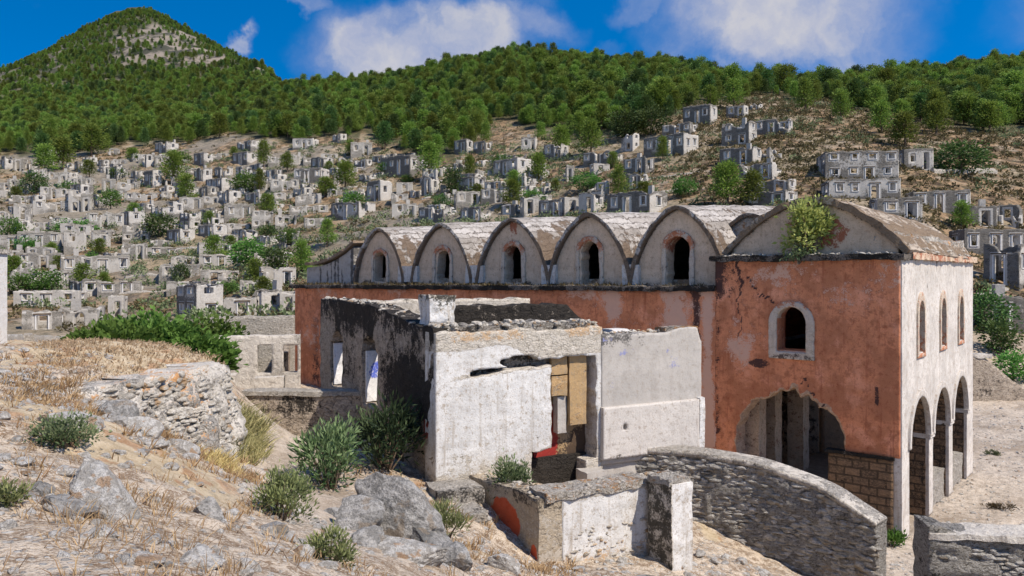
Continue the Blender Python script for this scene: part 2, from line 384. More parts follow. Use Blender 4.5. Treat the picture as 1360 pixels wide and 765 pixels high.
# ------------------------------------------------------------------ terrain
near_pts = [(px, Y, z) for px, Y, z in [
    (0,1.5,-1.62),(680,1.5,-1.65),(1360,1.5,-1.9),(0,4.5,-1.71),(150,4.5,-1.72),(300,5,-1.92),(420,6.5,-2.45),(540,6,-2.7),(680,6,-3.0),(1000,8,-4.6),(1300,10,-5.6),(1360,5,-3.6),(1000,4.5,-3.0),
    (-500,8,-1.6),(-300,14,-1.7),(-600,25,-2.2),(-200,24,-2.3),(-200,35,-2.8),
    (0,7.6,-1.70),(100,9,-1.67),(0,13.5,-1.74),(90,13,-1.68),(150,17,-1.75),(60,20,-1.9),(240,19,-1.85),(0,26,-2.4),(150,24,-2.4),(275,20,-2.1),
    (200,7.5,-2.1),(130,6.5,-1.9),(300,9,-2.62),(250,12.2,-3.0),(330,13.6,-3.3),(285,14.6,-3.5),(200,11.6,-2.5),(170,10.5,-1.95),(355,11.5,-3.1),(400,14.2,-3.8),(440,12.5,-3.85),
    (400,19,-4.2),(380,21.2,-4.4),(470,18,-4.3),(560,16.5,-4.35),(430,10.5,-3.32),(540,10,-3.5),(470,8.2,-2.95),(600,10,-3.75),(640,12.2,-4.3),(610,14.5,-4.5),(690,13.3,-4.9),(710,14.2,-5.3),
    (760,13.2,-5.0),(800,13.8,-5.2),(870,15.0,-5.5),(900,15.7,-5.6),(950,16.8,-5.95),(1020,16.8,-6.3),(1100,16.,-6.5),(1160,15.5,-6.7),(780,15.6,-5.4),(840,17,-5.5),
    (1190,18,-7.3),(1175,22.4,-7.58),(1300,25,-7.6),(1250,30,-7.62),(1360,33,-7.62),(1360,44,-7.66),(1240,44,-7.66),(1500,40,-7.6),(1500,22,-7.6),(1250,14.5,-7.2),(1340,15.5,-7.3),(1150,19.5,-7.45),(1060,20.5,-7.3),(980,21.5,-6.6),
    (640,20,-4.4),(560,22,-4.4),(500,25,-4.4),(720,22,-4.45),(850,22,-4.8),(900,25,-6.),(700,29,-5.2),(560,31,-5.0),(450,32,-5.0),(390,30,-4.9),(330,30,-4.6),(300,34,-4.8),(380,38,-5.5),(260,30,-4.4),(200,30,-4.2),(120,31,-3.7),(20,33,-3.1),
    (1050,27,-7.6),(1150,30,-7.6),(900,33,-7.3),(700,42,-7),(500,47,-6)]]
far_pts = []
for px, prof in {
    -400: [(455,55),(410,95),(350,140),(290,190),(230,250),(195,300),(160,500),(140,800),(132,1000)],
    0: [(455,55),(410,95),(350,140),(290,190),(230,250),(197,300),(160,500),(122,800),(98,1000)],
    75: [(455,58),(410,98),(350,140),(290,190),(235,245),(200,290),(155,490),(105,780),(62,1060)],
    150: [(452,60),(410,100),(350,140),(290,190),(238,240),(203,280),(150,480),(95,750),(50,950),(22,1100)],
    195: [(448,60),(405,98),(350,138),(290,188),(236,238),(202,275),(150,470),(95,730),(45,950),(16,1130)],
    250: [(442,60),(402,96),(350,136),(290,186),(234,236),(198,272),(150,450),(100,700),(42,1050)],
    300: [(436,60),(398,95),(348,134),(288,184),(230,234),(192,268),(150,420),(110,640),(74,950)],
    350: [(430,60),(392,95),(342,132),(284,182),(226,230),(186,264),(150,390),(118,560),(96,800)],
    450: [(420,60),(380,95),(330,130),(280,175),(220,225),(182,260),(150,350),(120,480)],
    600: [(400,60),(350,95),(300,130),(262,165),(212,210),(180,245),(132,330),(92,430)],
    690: [(395,60),(340,95),(296,125),(256,158),(212,198),(176,230),(140,290),(76,430)],
    760: [(390,60),(330,95),(290,120),(250,150),(212,185),(182,215),(150,260),(82,430)],
    900: [(390,60),(340,85),(300,100),(260,125),(220,150),(182,180),(150,215),(130,260),(100,350)],
    1050: [(400,60),(330,85),(285,100),(245,120),(195,150),(155,185),(135,230),(122,300)],
    1200: [(430,60),(350,85),(292,95),(252,115),(202,140),(170,175),(152,210),(128,280),(108,340)],
    1360: [(470,55),(400,75),(330,95),(280,110),(225,140),(182,170),(142,220),(110,300),(90,350)],
    1800: [(480,55),(400,75),(330,95),(280,110),(225,140),(180,170),(140,220),(100,300),(85,350)]}.items():
    for y, Y in prof: far_pts.append((px, Y, (CY - y) / F))
    y, Y = prof[-1]
    far_pts += [(px, Y * 1.25, (CY - y - 18) / F), (px, Y * 1.8, (CY - y) / F * .4), (px, 5000, 0.0)]
def rbf(A, v):
    A = np.asarray(A); D = np.sqrt(((A[:, None] - A[None]) ** 2).sum(-1) + 1e-4)
    n = len(A); M = np.zeros((n + 1, n + 1)); M[:n, :n] = D; M[:n, n] = M[n, :n] = 1
    c = np.linalg.solve(M, np.append(v, 0))
    def f(P):
        out = np.empty(len(P))
        for i in range(0, len(P), 40000):
            p = P[i:i + 40000]
            d = np.sqrt(((p[:, None] - A[None]) ** 2).sum(-1) + 1e-4); out[i:i + 40000] = d @ c[:-1] + c[-1]
        return out
    return f
_near = rbf([((px - CX) / F * Y, Y) for px, Y, z in near_pts], [z for *_, z in near_pts])
_far = rbf([(px / 200, 2.2 * math.log(Y)) for px, Y, e in far_pts], [e for *_, e in far_pts])
AMAX = R(56)
def ground_h(x, y, rough=True):
    x, y = np.atleast_1d(np.asarray(x, float)), np.atleast_1d(np.asarray(y, float))
    r = np.hypot(x, y); a = np.clip(np.arctan2(x, y), -AMAX, AMAX)
    ye = np.maximum(r * np.cos(a), .2); xe = r * np.sin(a)
    px = np.clip(CX + F * np.tan(a), -500, 1850)
    b = sm(42, 60, ye); h = np.zeros_like(ye)
    m = b < 1
    if m.any():
        h[m] += (1 - b[m]) * _near(np.stack([xe[m], ye[m]], 1))
    m = b > 0
    if m.any():
        hf = ye[m] * _far(np.stack([px[m] / 200, 2.2 * np.log(ye[m])], 1))
        # stepped terraces of the old village
        vill = (1 - .75 * sm(780, 950, px[m])) * sm(60, 90, ye[m]) * (1 - sm(190, 330, ye[m]))
        q = hf / 2.6 + .35 * fbm(x[m] * .02, y[m] * .02, 0, 61, 2); fr = q - np.floor(q)
        hf = hf + vill * .6 * 2.6 * (np.floor(q) + sm(.55, .95, fr) - q)
        h[m] += b[m] * hf
    if rough:
        h = h + .085 * fbm(x * 1.1, y * 1.1, 0, 3, 5, .6) * np.clip(ye / 6, .4, 1.6)
        far = sm(40, 120, ye)
        h = h + far * (.5 * fbm(x * .12, y * .12, 0, 5, 4) + sm(300, 700, ye) * (9 * fbm(x * .011, y * .011, 0, 6, 5, .55) + 7 * np.abs(fbm(x * .03, y * .03, 0, 16, 4, .6))))
        court = sm(21, 23, ye) * (px > 1150) * (1 - sm(44, 48, ye)) * .6
        h = h * 1.0
    return h
def ground_z(x, y): return float(ground_h([x], [y])[0])
def on_ray(px, py, y0=45., y1=1200.):
    """where the ray through a point of the picture meets the hillside"""
    k = (px - CX) / F; e = (CY - py) / F
    Y = np.exp(np.linspace(math.log(y0), math.log(y1), 1500))
    d = ground_h(k * Y, Y, False) - e * Y
    hit = np.nonzero(d >= 0)[0]
    i = hit[0] if len(hit) else len(Y) - 1
    return k * Y[i], Y[i]
def project(x, y, z): return CX + F * x / y, CY - F * z / y

az = np.concatenate([np.linspace(-100, -36, 34)[:-1], np.linspace(-36, 36, 740), np.linspace(36, 100, 34)[1:]])
rr = np.concatenate([np.exp(np.linspace(math.log(.8), math.log(5), 40))[:-1], np.exp(np.linspace(math.log(5), math.log(60), 380))[:-1], np.exp(np.linspace(math.log(60), math.log(1400), 330))[:-1], np.exp(np.linspace(math.log(1400), math.log(6500), 14))])
A_, R_ = np.meshgrid(np.radians(az), rr)
gx, gy = (R_ * np.sin(A_)).ravel(), (R_ * np.cos(A_)).ravel()
gz = ground_h(gx, gy)
na, nr = len(az), len(rr); I = np.arange(na * nr).reshape(nr, na)
gq = np.stack([I[:-1, :-1], I[:-1, 1:], I[1:, 1:], I[1:, :-1]], -1).reshape(-1, 4)
gyy = np.maximum(gy, .3); gpx = np.where(gy > .3, CX + F * gx / gyy, np.where(gx < 0, -900, 2300)); gpy = CY - F * gz / gyy
# forest floor and bare places, as a function of where on the hills a point lies
FOREST_EDGE = ([-400,0,100,160,200,240,300,380,440,480,520,560,600,625,650,700,760,830,880,930,1000,1060,1110,1160,1250,1360,1800],
               [205,203,208,200,190,188,184,184,186,180,196,212,218,195,172,168,186,176,158,136,126,128,138,148,166,178,180])
def forest_amount(px, py, Y):
    f = sm(-4, 5, np.interp(px, *FOREST_EDGE) + 6 * vnoise(px * .03, Y * .02, 0, 9) + 7 * vnoise(px * .11, Y * .05, 0, 10) - py) * (Y > 90)
    peak = np.maximum(1 - np.hypot((px - 225) / 115, (py - 64) / 38), 0) + .7 * np.maximum(1 - np.hypot((px - 355) / 30, (py - 92) / 14), 0)
    f = f * (1 - .96 * sm(.1, .36, peak + .25 * fbm(px * .05, py * .06, 0, 12, 3)) * (Y > 420))
    f = f * (1 - .5 * sm(.05, .4, fbm(px * .014, py * .05, 0, 17, 3)) * (px < 330) * (Y > 420))
    clear = np.maximum(1 - np.hypot((px - 668) / 34, (py - 168) / 12), 0) + np.maximum(1 - np.hypot((px - 1175) / 45, (py - 158) / 16), 0)
    return f * (1 - .9 * sm(.1, .5, clear))
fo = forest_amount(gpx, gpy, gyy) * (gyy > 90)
path = np.maximum(sm(1.7, .5, np.abs(gx - np.interp(gy, [9, 12, 14, 19, 24], [-1.9, -2.7, -3.6, -5.0, -7.0]))), 0) * sm(8, 10, gy) * sm(28, 22, gy)
court = sm(1120, 1200, gpx) * sm(17, 20, gyy) * sm(50, 44, gyy)
straw = .8 * sm(-.05, .4, fbm(gx * .55, gy * .55, 0, 41, 5) + .5 * sm(14, 18, gyy) * sm(300, 240, gpx)) * (1 - path) * (1 - court)
straw = np.where(gyy > 55, np.clip(.75 * sm(800, 560, gpx) * (.45 + 1.1 * fbm(gx * .03, gy * .05, 0, 47, 4)), 0, 1), straw)
mk = np.stack([sm(45, 75, gyy) * (1 - .0 * fo), straw, np.maximum(path, court)], 1)
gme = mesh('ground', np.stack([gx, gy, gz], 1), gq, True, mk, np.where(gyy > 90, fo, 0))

def ground_mat():
    m, nt = new_mat('dry_ground')
    vec = node(nt, 'ShaderNodeTexCoord').outputs['Object']
    mk = node(nt, 'ShaderNodeSeparateColor', {0: node(nt, 'ShaderNodeAttribute', attribute_name='mask').outputs['Color']})
    fo = node(nt, 'ShaderNodeAttribute', attribute_name='rnd').outputs['Fac']
    big, mid, fine = noise(nt, vec, .8, 5), noise(nt, vec, 5., 7, .7), noise(nt, vec, 38., 4, .7)
    soil = mixc(nt, sstep(nt, mid, .35, .66), (.27, .19, .125), (.64, .53, .41))
    soil = mixc(nt, sstep(nt, fine, .55, .75), soil, (.60, .53, .44))
    soil = mixc(nt, math_(nt, 'MULTIPLY', sstep(nt, fine, .5, .25), .6), soil, (.17, .115, .07))
    gv = node(nt, 'ShaderNodeTexVoronoi', {'Vector': vec, 'Scale': 11.}, feature='F1')
    peb = math_(nt, 'MULTIPLY', sstep(nt, gv.outputs[0], .34, .26), sstep(nt, big, .42, .56))
    pc = mixc(nt, node(nt, 'ShaderNodeSeparateColor', {0: gv.outputs[1]}).outputs[0], (.28, .26, .23), (.62, .58, .52))
    near = mixc(nt, peb, soil, pc)
    st = mixc(nt, mid, (.42, .32, .19), (.62, .51, .35))
    st = mixc(nt, math_(nt, 'MULTIPLY', sstep(nt, noise(nt, vec, 1.7, 4), .56, .68), .7), st, (.38, .17, .06))
    near = mixc(nt, math_(nt, 'MULTIPLY', sstep(nt, math_(nt, 'MULTIPLY_ADD', mid, .8, math_(nt, 'SUBTRACT', mk.outputs[1], .4)), .35, .7), .75), near, st)
    pale = mixc(nt, sstep(nt, mid, .3, .7), (.36, .29, .225), (.57, .48, .385))
    pale = mixc(nt, sstep(nt, fine, .5, .8), pale, (.66, .59, .5))
    pale = mixc(nt, math_(nt, 'MULTIPLY', sstep(nt, noise(nt, vec, .22, 7, .7), .45, .8), .75), pale, (.27, .205, .145))
    pale = mixc(nt, math_(nt, 'MULTIPLY', peb, .6), pale, pc)
    near = mixc(nt, mk.outputs[2], near, pale)
    # far hillside: dry orange brown earth, dead brush, pale scree
    b2, m2 = noise(nt, vec, .045, 6, .62), noise(nt, vec, .42, 7, .72)
    far = mixc(nt, sstep(nt, m2, .36, .64), (.085, .06, .038), (.32, .215, .125))
    far = mixc(nt, math_(nt, 'MULTIPLY', sstep(nt, b2, .48, .62), .7), far, (.30, .25, .17))
    far = mixc(nt, math_(nt, 'MULTIPLY', sstep(nt, noise(nt, vec, .9, 5, .7), .55, .68), .8), far, (.085, .08, .045))
    far = mixc(nt, math_(nt, 'MULTIPLY', sstep(nt, noise(nt, vec, .2, 6, .7), .6, .72), .6), far, (.43, .35, .26))
    grey = mixc(nt, m2, (.12, .105, .083), (.33, .29, .235))
    far = mixc(nt, math_(nt, 'MULTIPLY', sstep(nt, math_(nt, 'MULTIPLY_ADD', b2, .6, math_(nt, 'SUBTRACT', mk.outputs[1], .3)), .3, .6), .85), far, grey)
    rockc = mixc(nt, sstep(nt, noise(nt, scaled(nt, vec, (1, 1, .5)), .035, 8, .7), .38, .6), (.06, .06, .045), (.25, .21, .17))
    yy = node(nt, 'ShaderNodeSeparateXYZ', {0: vec}).outputs[1]
    far = mixc(nt, sstep(nt, yy, 500., 800.), far, rockc)
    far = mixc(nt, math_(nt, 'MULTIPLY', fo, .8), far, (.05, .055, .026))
    c = mixc(nt, mk.outputs[0], near, far)
    h = math_(nt, 'ADD', math_(nt, 'MULTIPLY', mid, .8), math_(nt, 'ADD', math_(nt, 'MULTIPLY', fine, .35), math_(nt, 'MULTIPLY', peb, .4)))
    h = math_(nt, 'ADD', h, math_(nt, 'MULTIPLY', mk.outputs[0], math_(nt, 'MULTIPLY', m2, 6.)))
    finish(nt, c, h, .8, .06, .95)
    return m
GROUND_M = ground_mat()
g = obj('ground', gme, GROUND_M); tag(g, kind='structure')
# ------------------------------------------------------------------ wall materials
RED = wall_mat('red_plaster', (.66, .265, .135), (.36, .23, .15), (.5, .36, .25), stain=(.05, .03, .03), tint=(.63, .40, .30), streak=.65, spots=.5, var=.8, grime=(.27, .065, .035), mortar=(.3, .2, .14), strength=.5)
WHITE = wall_mat('white_plaster', (.61, .57, .52), (.36, .31, .25), (.52, .47, .4), stain=(.04, .035, .03), tint=(.5, .33, .22), streak=.75, spots=.7, var=.45, grime=(.33, .25, .19), strength=.45)
LIME = wall_mat('limewash', (.58, .565, .545), (.30, .25, .19), (.50, .44, .36), stain=(.05, .04, .032), tint=(.42, .06, .03), streak=.25, spots=.55, var=.12, grime=(.40, .31, .22), strength=.6)
BEIGE = wall_mat('beige_plaster', (.62, .475, .345), (.36, .27, .19), (.50, .41, .31), stain=(.045, .037, .03), tint=(.30, .09, .045), streak=.25, spots=.5, var=.35, grime=(.24, .16, .10), strength=.5)
GREYP = wall_mat('grey_plaster', (.43, .40, .365), (.28, .25, .21), (.42, .38, .33), stain=(.08, .075, .07), tint=(.24, .25, .42), streak=.22, spots=.4, var=.3, grime=(.27, .22, .17), strength=.4)
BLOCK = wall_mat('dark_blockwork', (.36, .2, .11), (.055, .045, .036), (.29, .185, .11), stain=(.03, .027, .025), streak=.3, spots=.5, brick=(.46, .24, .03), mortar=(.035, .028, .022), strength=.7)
DARKST = wall_mat('soot_and_shade_masonry', (.42, .35, .27), (.29, .235, .18), (.50, .42, .335), stain=(.018, .016, .015), tint=(.30, .06, .04), streak=.5, spots=.8, ssc=4.5, mortar=(.2, .17, .14), strength=.9, dist=.05)
RUBBLE = wall_mat('rubble_masonry', (.5, .46, .4), (.24, .215, .18), (.52, .475, .42), stain=(.045, .042, .04), tint=(.50, .26, .10), streak=.2, spots=.5, ssc=6.5, squash=2.2, mortar=(.24, .2, .16), strength=1., dist=.08)
PALE = wall_mat('pale_rubble', (.62, .57, .5), (.40, .36, .31), (.66, .61, .54), stain=(.06, .055, .05), tint=(.50, .25, .09), streak=.2, spots=.4, ssc=8., squash=1.3, mortar=(.40, .33, .25), strength=1., dist=.08)
CORN = wall_mat('lichened_cornice', (.34, .30, .26), (.10, .085, .075), (.30, .26, .22), stain=(.025, .023, .02), tint=(.33, .17, .07), ssc=6., spots=.8, strength=1., dist=.06)
STONEFR = wall_mat('window_stone', (.56, .47, .38), (.42, .34, .26), (.58, .5, .4), stain=(.08, .06, .05), tint=(.42, .14, .06), ssc=4., spots=.5, streak=.2, strength=.4)
OCHRE = wall_mat('ochre_blocks', (.42, .28, .14), (.30, .18, .085), (.46, .31, .16), stain=(.06, .04, .03), tint=(.30, .03, .025), ssc=3., spots=.5, strength=.5)
DARKIN = plain_mat('dark_wood', (.06, .042, .03), (.13, .085, .05), 8, stretch=(1, 1, .3))
WOOD = plain_mat('old_wood', (.10, .075, .055), (.22, .17, .12), 6, stretch=(.4, 3, 3))

def slab_roof_mat(name, a, b, rows, dark, earth, earthamt):
    m, nt = new_mat(name)
    vec = node(nt, 'ShaderNodeTexCoord').outputs['Object']
    mk = node(nt, 'ShaderNodeSeparateColor', {0: node(nt, 'ShaderNodeAttribute', attribute_name='mask').outputs['Color']})
    mid, fine = noise(nt, vec, 2.2, 6, .65), noise(nt, vec, 16, 5, .7)
    # R runs round the vault, G runs along it: courses of stone slabs lie along the ridge
    wv = math_(nt, 'MULTIPLY_ADD', math_(nt, 'SUBTRACT', mid, .5), .35, math_(nt, 'MULTIPLY', mk.outputs[0], 10.))
    bx = node(nt, 'ShaderNodeCombineXYZ', {0: math_(nt, 'MULTIPLY', mk.outputs[1], 10.), 1: wv, 2: 0.})
    bt = node(nt, 'ShaderNodeTexBrick', {'Vector': bx.outputs[0], 'Color1': (0, 0, 0), 'Color2': (1, 1, 1), 'Mortar': (.5, .5, .5), 'Scale': 1., 'Mortar Size': .022, 'Mortar Smooth': .5, 'Brick Width': 2.2, 'Row Height': rows})
    cv = node(nt, 'ShaderNodeSeparateColor', {0: bt.outputs[0]}).outputs[0]
    c = mixc(nt, cv, a, b); c = mixc(nt, math_(nt, 'MULTIPLY', sstep(nt, mid, .5, .7), .45), c, tuple(k * .55 for k in a))
    c = mixc(nt, math_(nt, 'MULTIPLY', bt.outputs['Fac'], .85), c, dark)
    c = mixc(nt, math_(nt, 'MULTIPLY', sstep(nt, fine, .56, .72), .5), c, dark)
    ef = sstep(nt, math_(nt, 'ADD', mk.outputs[2], math_(nt, 'MULTIPLY', math_(nt, 'SUBTRACT', noise(nt, vec, 1.3, 7, .7), .5), 1.6)), .45, .62)
    c = mixc(nt, math_(nt, 'MULTIPLY', ef, earthamt), c, mixc(nt, fine, earth, tuple(k * .55 for k in earth)))
    h = math_(nt, 'ADD', math_(nt, 'MULTIPLY', cv, .6), math_(nt, 'SUBTRACT', math_(nt, 'MULTIPLY', fine, .5), bt.outputs['Fac']))
    h = math_(nt, 'ADD', h, math_(nt, 'MULTIPLY', math_(nt, 'MULTIPLY', ef, fine), 1.2))
    finish(nt, c, h, .9, .07)
    return m
ROOFST = slab_roof_mat('vault_slabs', (.34, .305, .27), (.54, .50, .46), .3, (.13, .10, .075), (.33, .235, .16), .9)
ROOFEARTH = slab_roof_mat('earth_covered_vault', (.42, .35, .28), (.52, .44, .35), .3, (.17, .12, .085), (.46, .33, .22), .95)

# ------------------------------------------------------------------ the church
CH = empty('ruined_church', (10.92, 22.4, -7.6), math.atan2(-.639, .769),
           'large ruined church with faded red side wall, white arcaded front and five small barrel vaults', 'church')
ch = CH
def n1(u, v, s=0, sc=1.): return fbm(np.asarray(u) * sc, np.asarray(v) * sc, 0, s, 4)
# nave side wall: local x -28.6 .. -5.6
L = 23.05; X0 = -28.6
def nave_mask(u, v):
    x = u + X0
    Rm = .86 + .0 * u - .5 * sm(.5, .0, v - 0) + .15 * n1(u, v, 2, .6)
    G = .75 * np.exp(-((x + 26.8) / .55) ** 2) * sm(6.9, 4.5, v) * .75 + .9 * np.exp(-((x + 6.25) / .16) ** 2) + .55 * sm(6.75, 7.0, v + .1 * n1(u, v, 8, 3)) + .06 * n1(u, v, 3, 1.5)
    B = 1.0 * np.exp(-((x + 9.5) / .32) ** 2) * sm(4.5, 6.6, v) * .62 + .75 * np.exp(-((x + 7.1) / .55) ** 2) * .75 + .7 * np.exp(-((x + 5.85) / .2) ** 2) + .28 + .55 * fbm(u * .45, v * .7, 0, 18, 4, .6) + .45 * sm(-24.5, -26, -np.abs(x + 21.)) * 0
    return Rm, G, B
obj('nave_wall', wall_mesh('nave_wall', L, 0, 7.1, lambda u, v: v - (6.86 + .2 * u / L), .7, .11, .012, 3, 21, nave_mask), RED, ch, (X0, 0, 0))
obj('end_wall', wall_mesh('end_wall', 10.2, 0, 7.1, lambda u, v: v - 6.85, .7, .25, .012, 3, 22, lambda u, v: (.8 + 0 * u, .1 + 0 * u, 0 * u)), RED, ch, (X0 + .02, 10.3, 0), R(-90))
obj('rear_wall', wall_mesh('rear_wall', 22.9, 0, 7.1, lambda u, v: v - 7., .6, .3, .012, 3, 23, lambda u, v: (.8 + 0 * u, .1 + 0 * u, 0 * u)), RED, ch, (-5.7, 10.3, 0), R(180))
# porch side wall
LP, XP = 5.58, -5.58
def hole_sd(u, v):
    x = u + XP
    d = np.where(v > 2.2, np.hypot((x + 3.22) / 1.06, (v - 2.2) / 1.14) - 1.55, np.abs(x + 3.22) - 1.62)
    d = d + .36 * fbm(u * 1.15, v * 1.15, 0, 31, 4, .6) - .18 * sm(.5, 0, np.abs(x + 1.9)) * sm(2.2, 3.2, v)
    return np.maximum(d, .6 - v)
def porch_sd(u, v):
    s = rect(u, v, -1, LP - .015, -1, 8.0)
    return cut(s, arch(u, v, LP - 3.08, .44, 5.22, 6.15), hole_sd(u, v), rect(u, v, LP - 2.02, LP + 1, -1, 2.36))
def porch_mask(u, v):
    x = u + XP; hd = hole_sd(u, v)
    w_ = arch(u, v, LP - 3.08, .44, 5.22, 6.15)
    Rm = 1.0 - .75 * sm(.12, .0, hd) - .35 * sm(.45, 0., hd) * sm(-3.6, -1.9, x) * sm(2.5, 3.2, v)
    crack = np.abs((v - 4.2) - (-(x + 2.7) * 1.05 + .14 * np.sin(x * 9) + .1 * np.sin(x * 23)))
    Gc = 1.0 * sm(.075, .01, crack) * sm(-3.0, -2.7, x) * sm(-1.85, -2.1, x)
    crack2 = np.abs((v - 7.2) - (-(x + 4.3) * .95 + .1 * np.sin(x * 8) + .05 * np.sin(x * 31)))
    Gc = np.maximum(Gc, 1.0 * sm(.075, .01, crack2) * sm(-4.7, -4.5, x) * sm(-3.5, -3.7, x))
    crack3 = np.abs(x + 4.75 + .08 * np.sin(v * 5) + .03 * np.sin(v * 17)); Gc = np.maximum(Gc, .85 * sm(.065, .01, crack3) * sm(4.4, 5, v))
    patch = np.hypot((x + 4.1) / .42, (v - 4.75) / .16); Gc = np.maximum(Gc, .8 * sm(1.1, .7, patch))
    Gc = np.maximum(Gc, .75 * sm(1.1, .6, np.hypot((x + .62) / .09, (v - 4.1) / .42)))
    G = Gc + .4 * sm(7.6, 8.0, v + .15 * n1(u, v, 5, 3)) + .55 * sm(-5.15, -5.6, x) + .5 * sm(1.1, .6, np.hypot((x + 5.15) / .5, (v - 7.3) / .7)) * .8 + .12 * n1(u, v, 6, .8)
    B = .75 * sm(.16, .12, w_) * (w_ > 0) + (.25 + .75 * fbm(u * .55, v * .8, 0, 19, 4, .6)) * sm(3.6, 7.2, v + .8 * n1(u, v, 23, .5)) * 1.1 + .42 * sm(1, .3, np.hypot((x + 4.7) / .8, (v - 5.6) / 1.7)) + .12 * n1(u, v, 29, 1.)
    return Rm, G, B
obj('porch_side_wall', wall_mesh('porch_side_wall', LP, 0, 8., porch_sd, .65, .06, .012, 4, 24, porch_mask), RED, ch, (XP, 0, 0))
obj('plinth', wall_mesh('plinth', 1.8, 0, 2.28, lambda u, v: v - 3, .55, .1, .02, 3, 25, lambda u, v: (.22 + .1 * n1(u, v, 4), .25 * sm(2.0, 2.3, v) + .2 * n1(u, v, 9, 1.), 0 * u)), BLOCK, ch, (-1.98, -.012, 0))
obj('plinth_moulding', rough_box('plinth_moulding', (1.9, .3, .09), .08, .02, 5, 3, lambda x, y, z: (.2, .8, 0)), CORN, ch, (-1.1, .06, 2.285))
obj('side_window_frame', wall_mesh('side_window_frame', 1.5, 0, 1.85, lambda u, v: np.maximum(arch(u, v, .75, .7, .0, 1.08) , -arch(u, v, .75, .45, .22, 1.15)) + .02 * n1(u, v, 3, 6), .32, .035, .012, 8, 26,
    lambda u, v: (.75 - .4 * sm(.95, 1.3, u) * sm(1.4, .7, v), .55 * sm(.25, .1, v) + .35 * n1(u, v, 8, 3), .5 * sm(1.3, 1.7, v))), STONEFR, ch, (-3.83, -.07, 4.95))
# white front with three arches and three windows
AY = [2.02, 4.92, 7.9]; AW = [1.2, 1.15, 1.22]
def front_sd(u, v):
    s = rect(u, v, -1, 10.3, -1, 8.)
    for y, hw in zip(AY, AW): s = cut(s, arch(u, v, y, hw, -.5, 2.55, 1.12))
    for y in (2.15, 5.13, 7.98): s = cut(s, arch(u, v, y, .36, 5.18, 6.2, 1.5))
    return s
def front_mask(u, v):
    s = front_sd(u, v)
    Rm = .92 - .25 * sm(1.2, .2, v) + .1 * n1(u, v, 2)
    G = .5 * sm(7.8, 8.05, v + .2 * n1(u, v, 5, 2)) + .72 * sm(.05, .0, np.abs(u - .32 - .05 * np.sin(v * 4))) * sm(6.0, 6.8, v)
    for q, (uu, l) in enumerate(((1.55, 1.3), (3.0, 1.4), (4.3, 1.0), (4.9, .8), (6.2, .9))): G = G + .7 * sm(.06, .0, np.abs(u - uu - .03 * np.sin(v * 6 + q))) * sm(8 - l, 8.1 - l * .6, v)
    return Rm, G, .2 * n1(u, v, 7, .7)
obj('front_wall', wall_mesh('front_wall', 10.28, 0, 8., front_sd, .6, .07, .01, 4, 27, front_mask), WHITE, ch, (.035, .015, 0), R(90))
for q, (y, hw) in enumerate(zip(AY, AW)):
    a = obj('arch_moulding', wall_mesh('arch_moulding', 2 * hw + .6, 2.5, 4.4, lambda u, v, hw=hw: np.maximum(arch(u, v, hw + .3, hw + .17, 2.5, 2.55, 1.12), -arch(u, v, hw + .3, hw - .015, 2, 2.55, 1.12)), .12, .04, .008, 6, 30 + q,
        lambda u, v: (.8 + 0 * u, .1 + .3 * n1(u, v, 3, 3), .15 + 0 * u)), WHITE, ch, (.105, y - hw - .3 + .015, 0), R(90))
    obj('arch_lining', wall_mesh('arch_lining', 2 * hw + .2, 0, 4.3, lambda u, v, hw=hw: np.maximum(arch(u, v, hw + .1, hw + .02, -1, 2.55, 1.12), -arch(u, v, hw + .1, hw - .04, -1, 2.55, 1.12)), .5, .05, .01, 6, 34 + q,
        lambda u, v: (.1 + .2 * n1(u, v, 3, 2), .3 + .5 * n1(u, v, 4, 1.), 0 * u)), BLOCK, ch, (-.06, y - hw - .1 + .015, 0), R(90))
    obj('impost', rough_box('impost', (.5, .62, .14), .07, .015, 5, 40 + q, lambda x, y, z: (.75, .15, .2)), WHITE, ch, (-.16, y + hw + .28 if q < 2 else y + hw + .25, 2.42))
    if q: obj('parapet', rough_box('parapet', (.5, 2 * hw - .02, .95), .1, .07, 3, 45 + q, lambda x, y, z: (.25, .15, .2)), PALE, ch, (-.34, y + .015, 0))
for q, y in enumerate((2.15, 5.13, 7.98)):
    fr = obj('front_window', wall_mesh('front_window', 1.2, 0, 2.15, lambda u, v: np.maximum(arch(u, v, .6, .5, 0, 1.22, 1.5), -arch(u, v, .6, .34, .12, 1.2, 1.5)), .25, .035, .01, 8, 50 + q, lambda u, v: (.5 + 0 * u, .25 * n1(u, v, 8, 3), .38 + .2 * sm(.2, 0, v))), STONEFR, ch, (.085, y - .6 + .015, 5.04), R(90))
    obj('infill', wall_mesh('infill', .8, 0, 1.8, lambda u, v: arch(u, v, .4, .39, 0, 1.05, 1.5), .12, .08, .02, 5, 53 + q, lambda u, v: (.0 + 0 * u, .42 + .3 * n1(u, v, 8, 2), 0 * u)), BLOCK, fr, (.2, .24, .1))
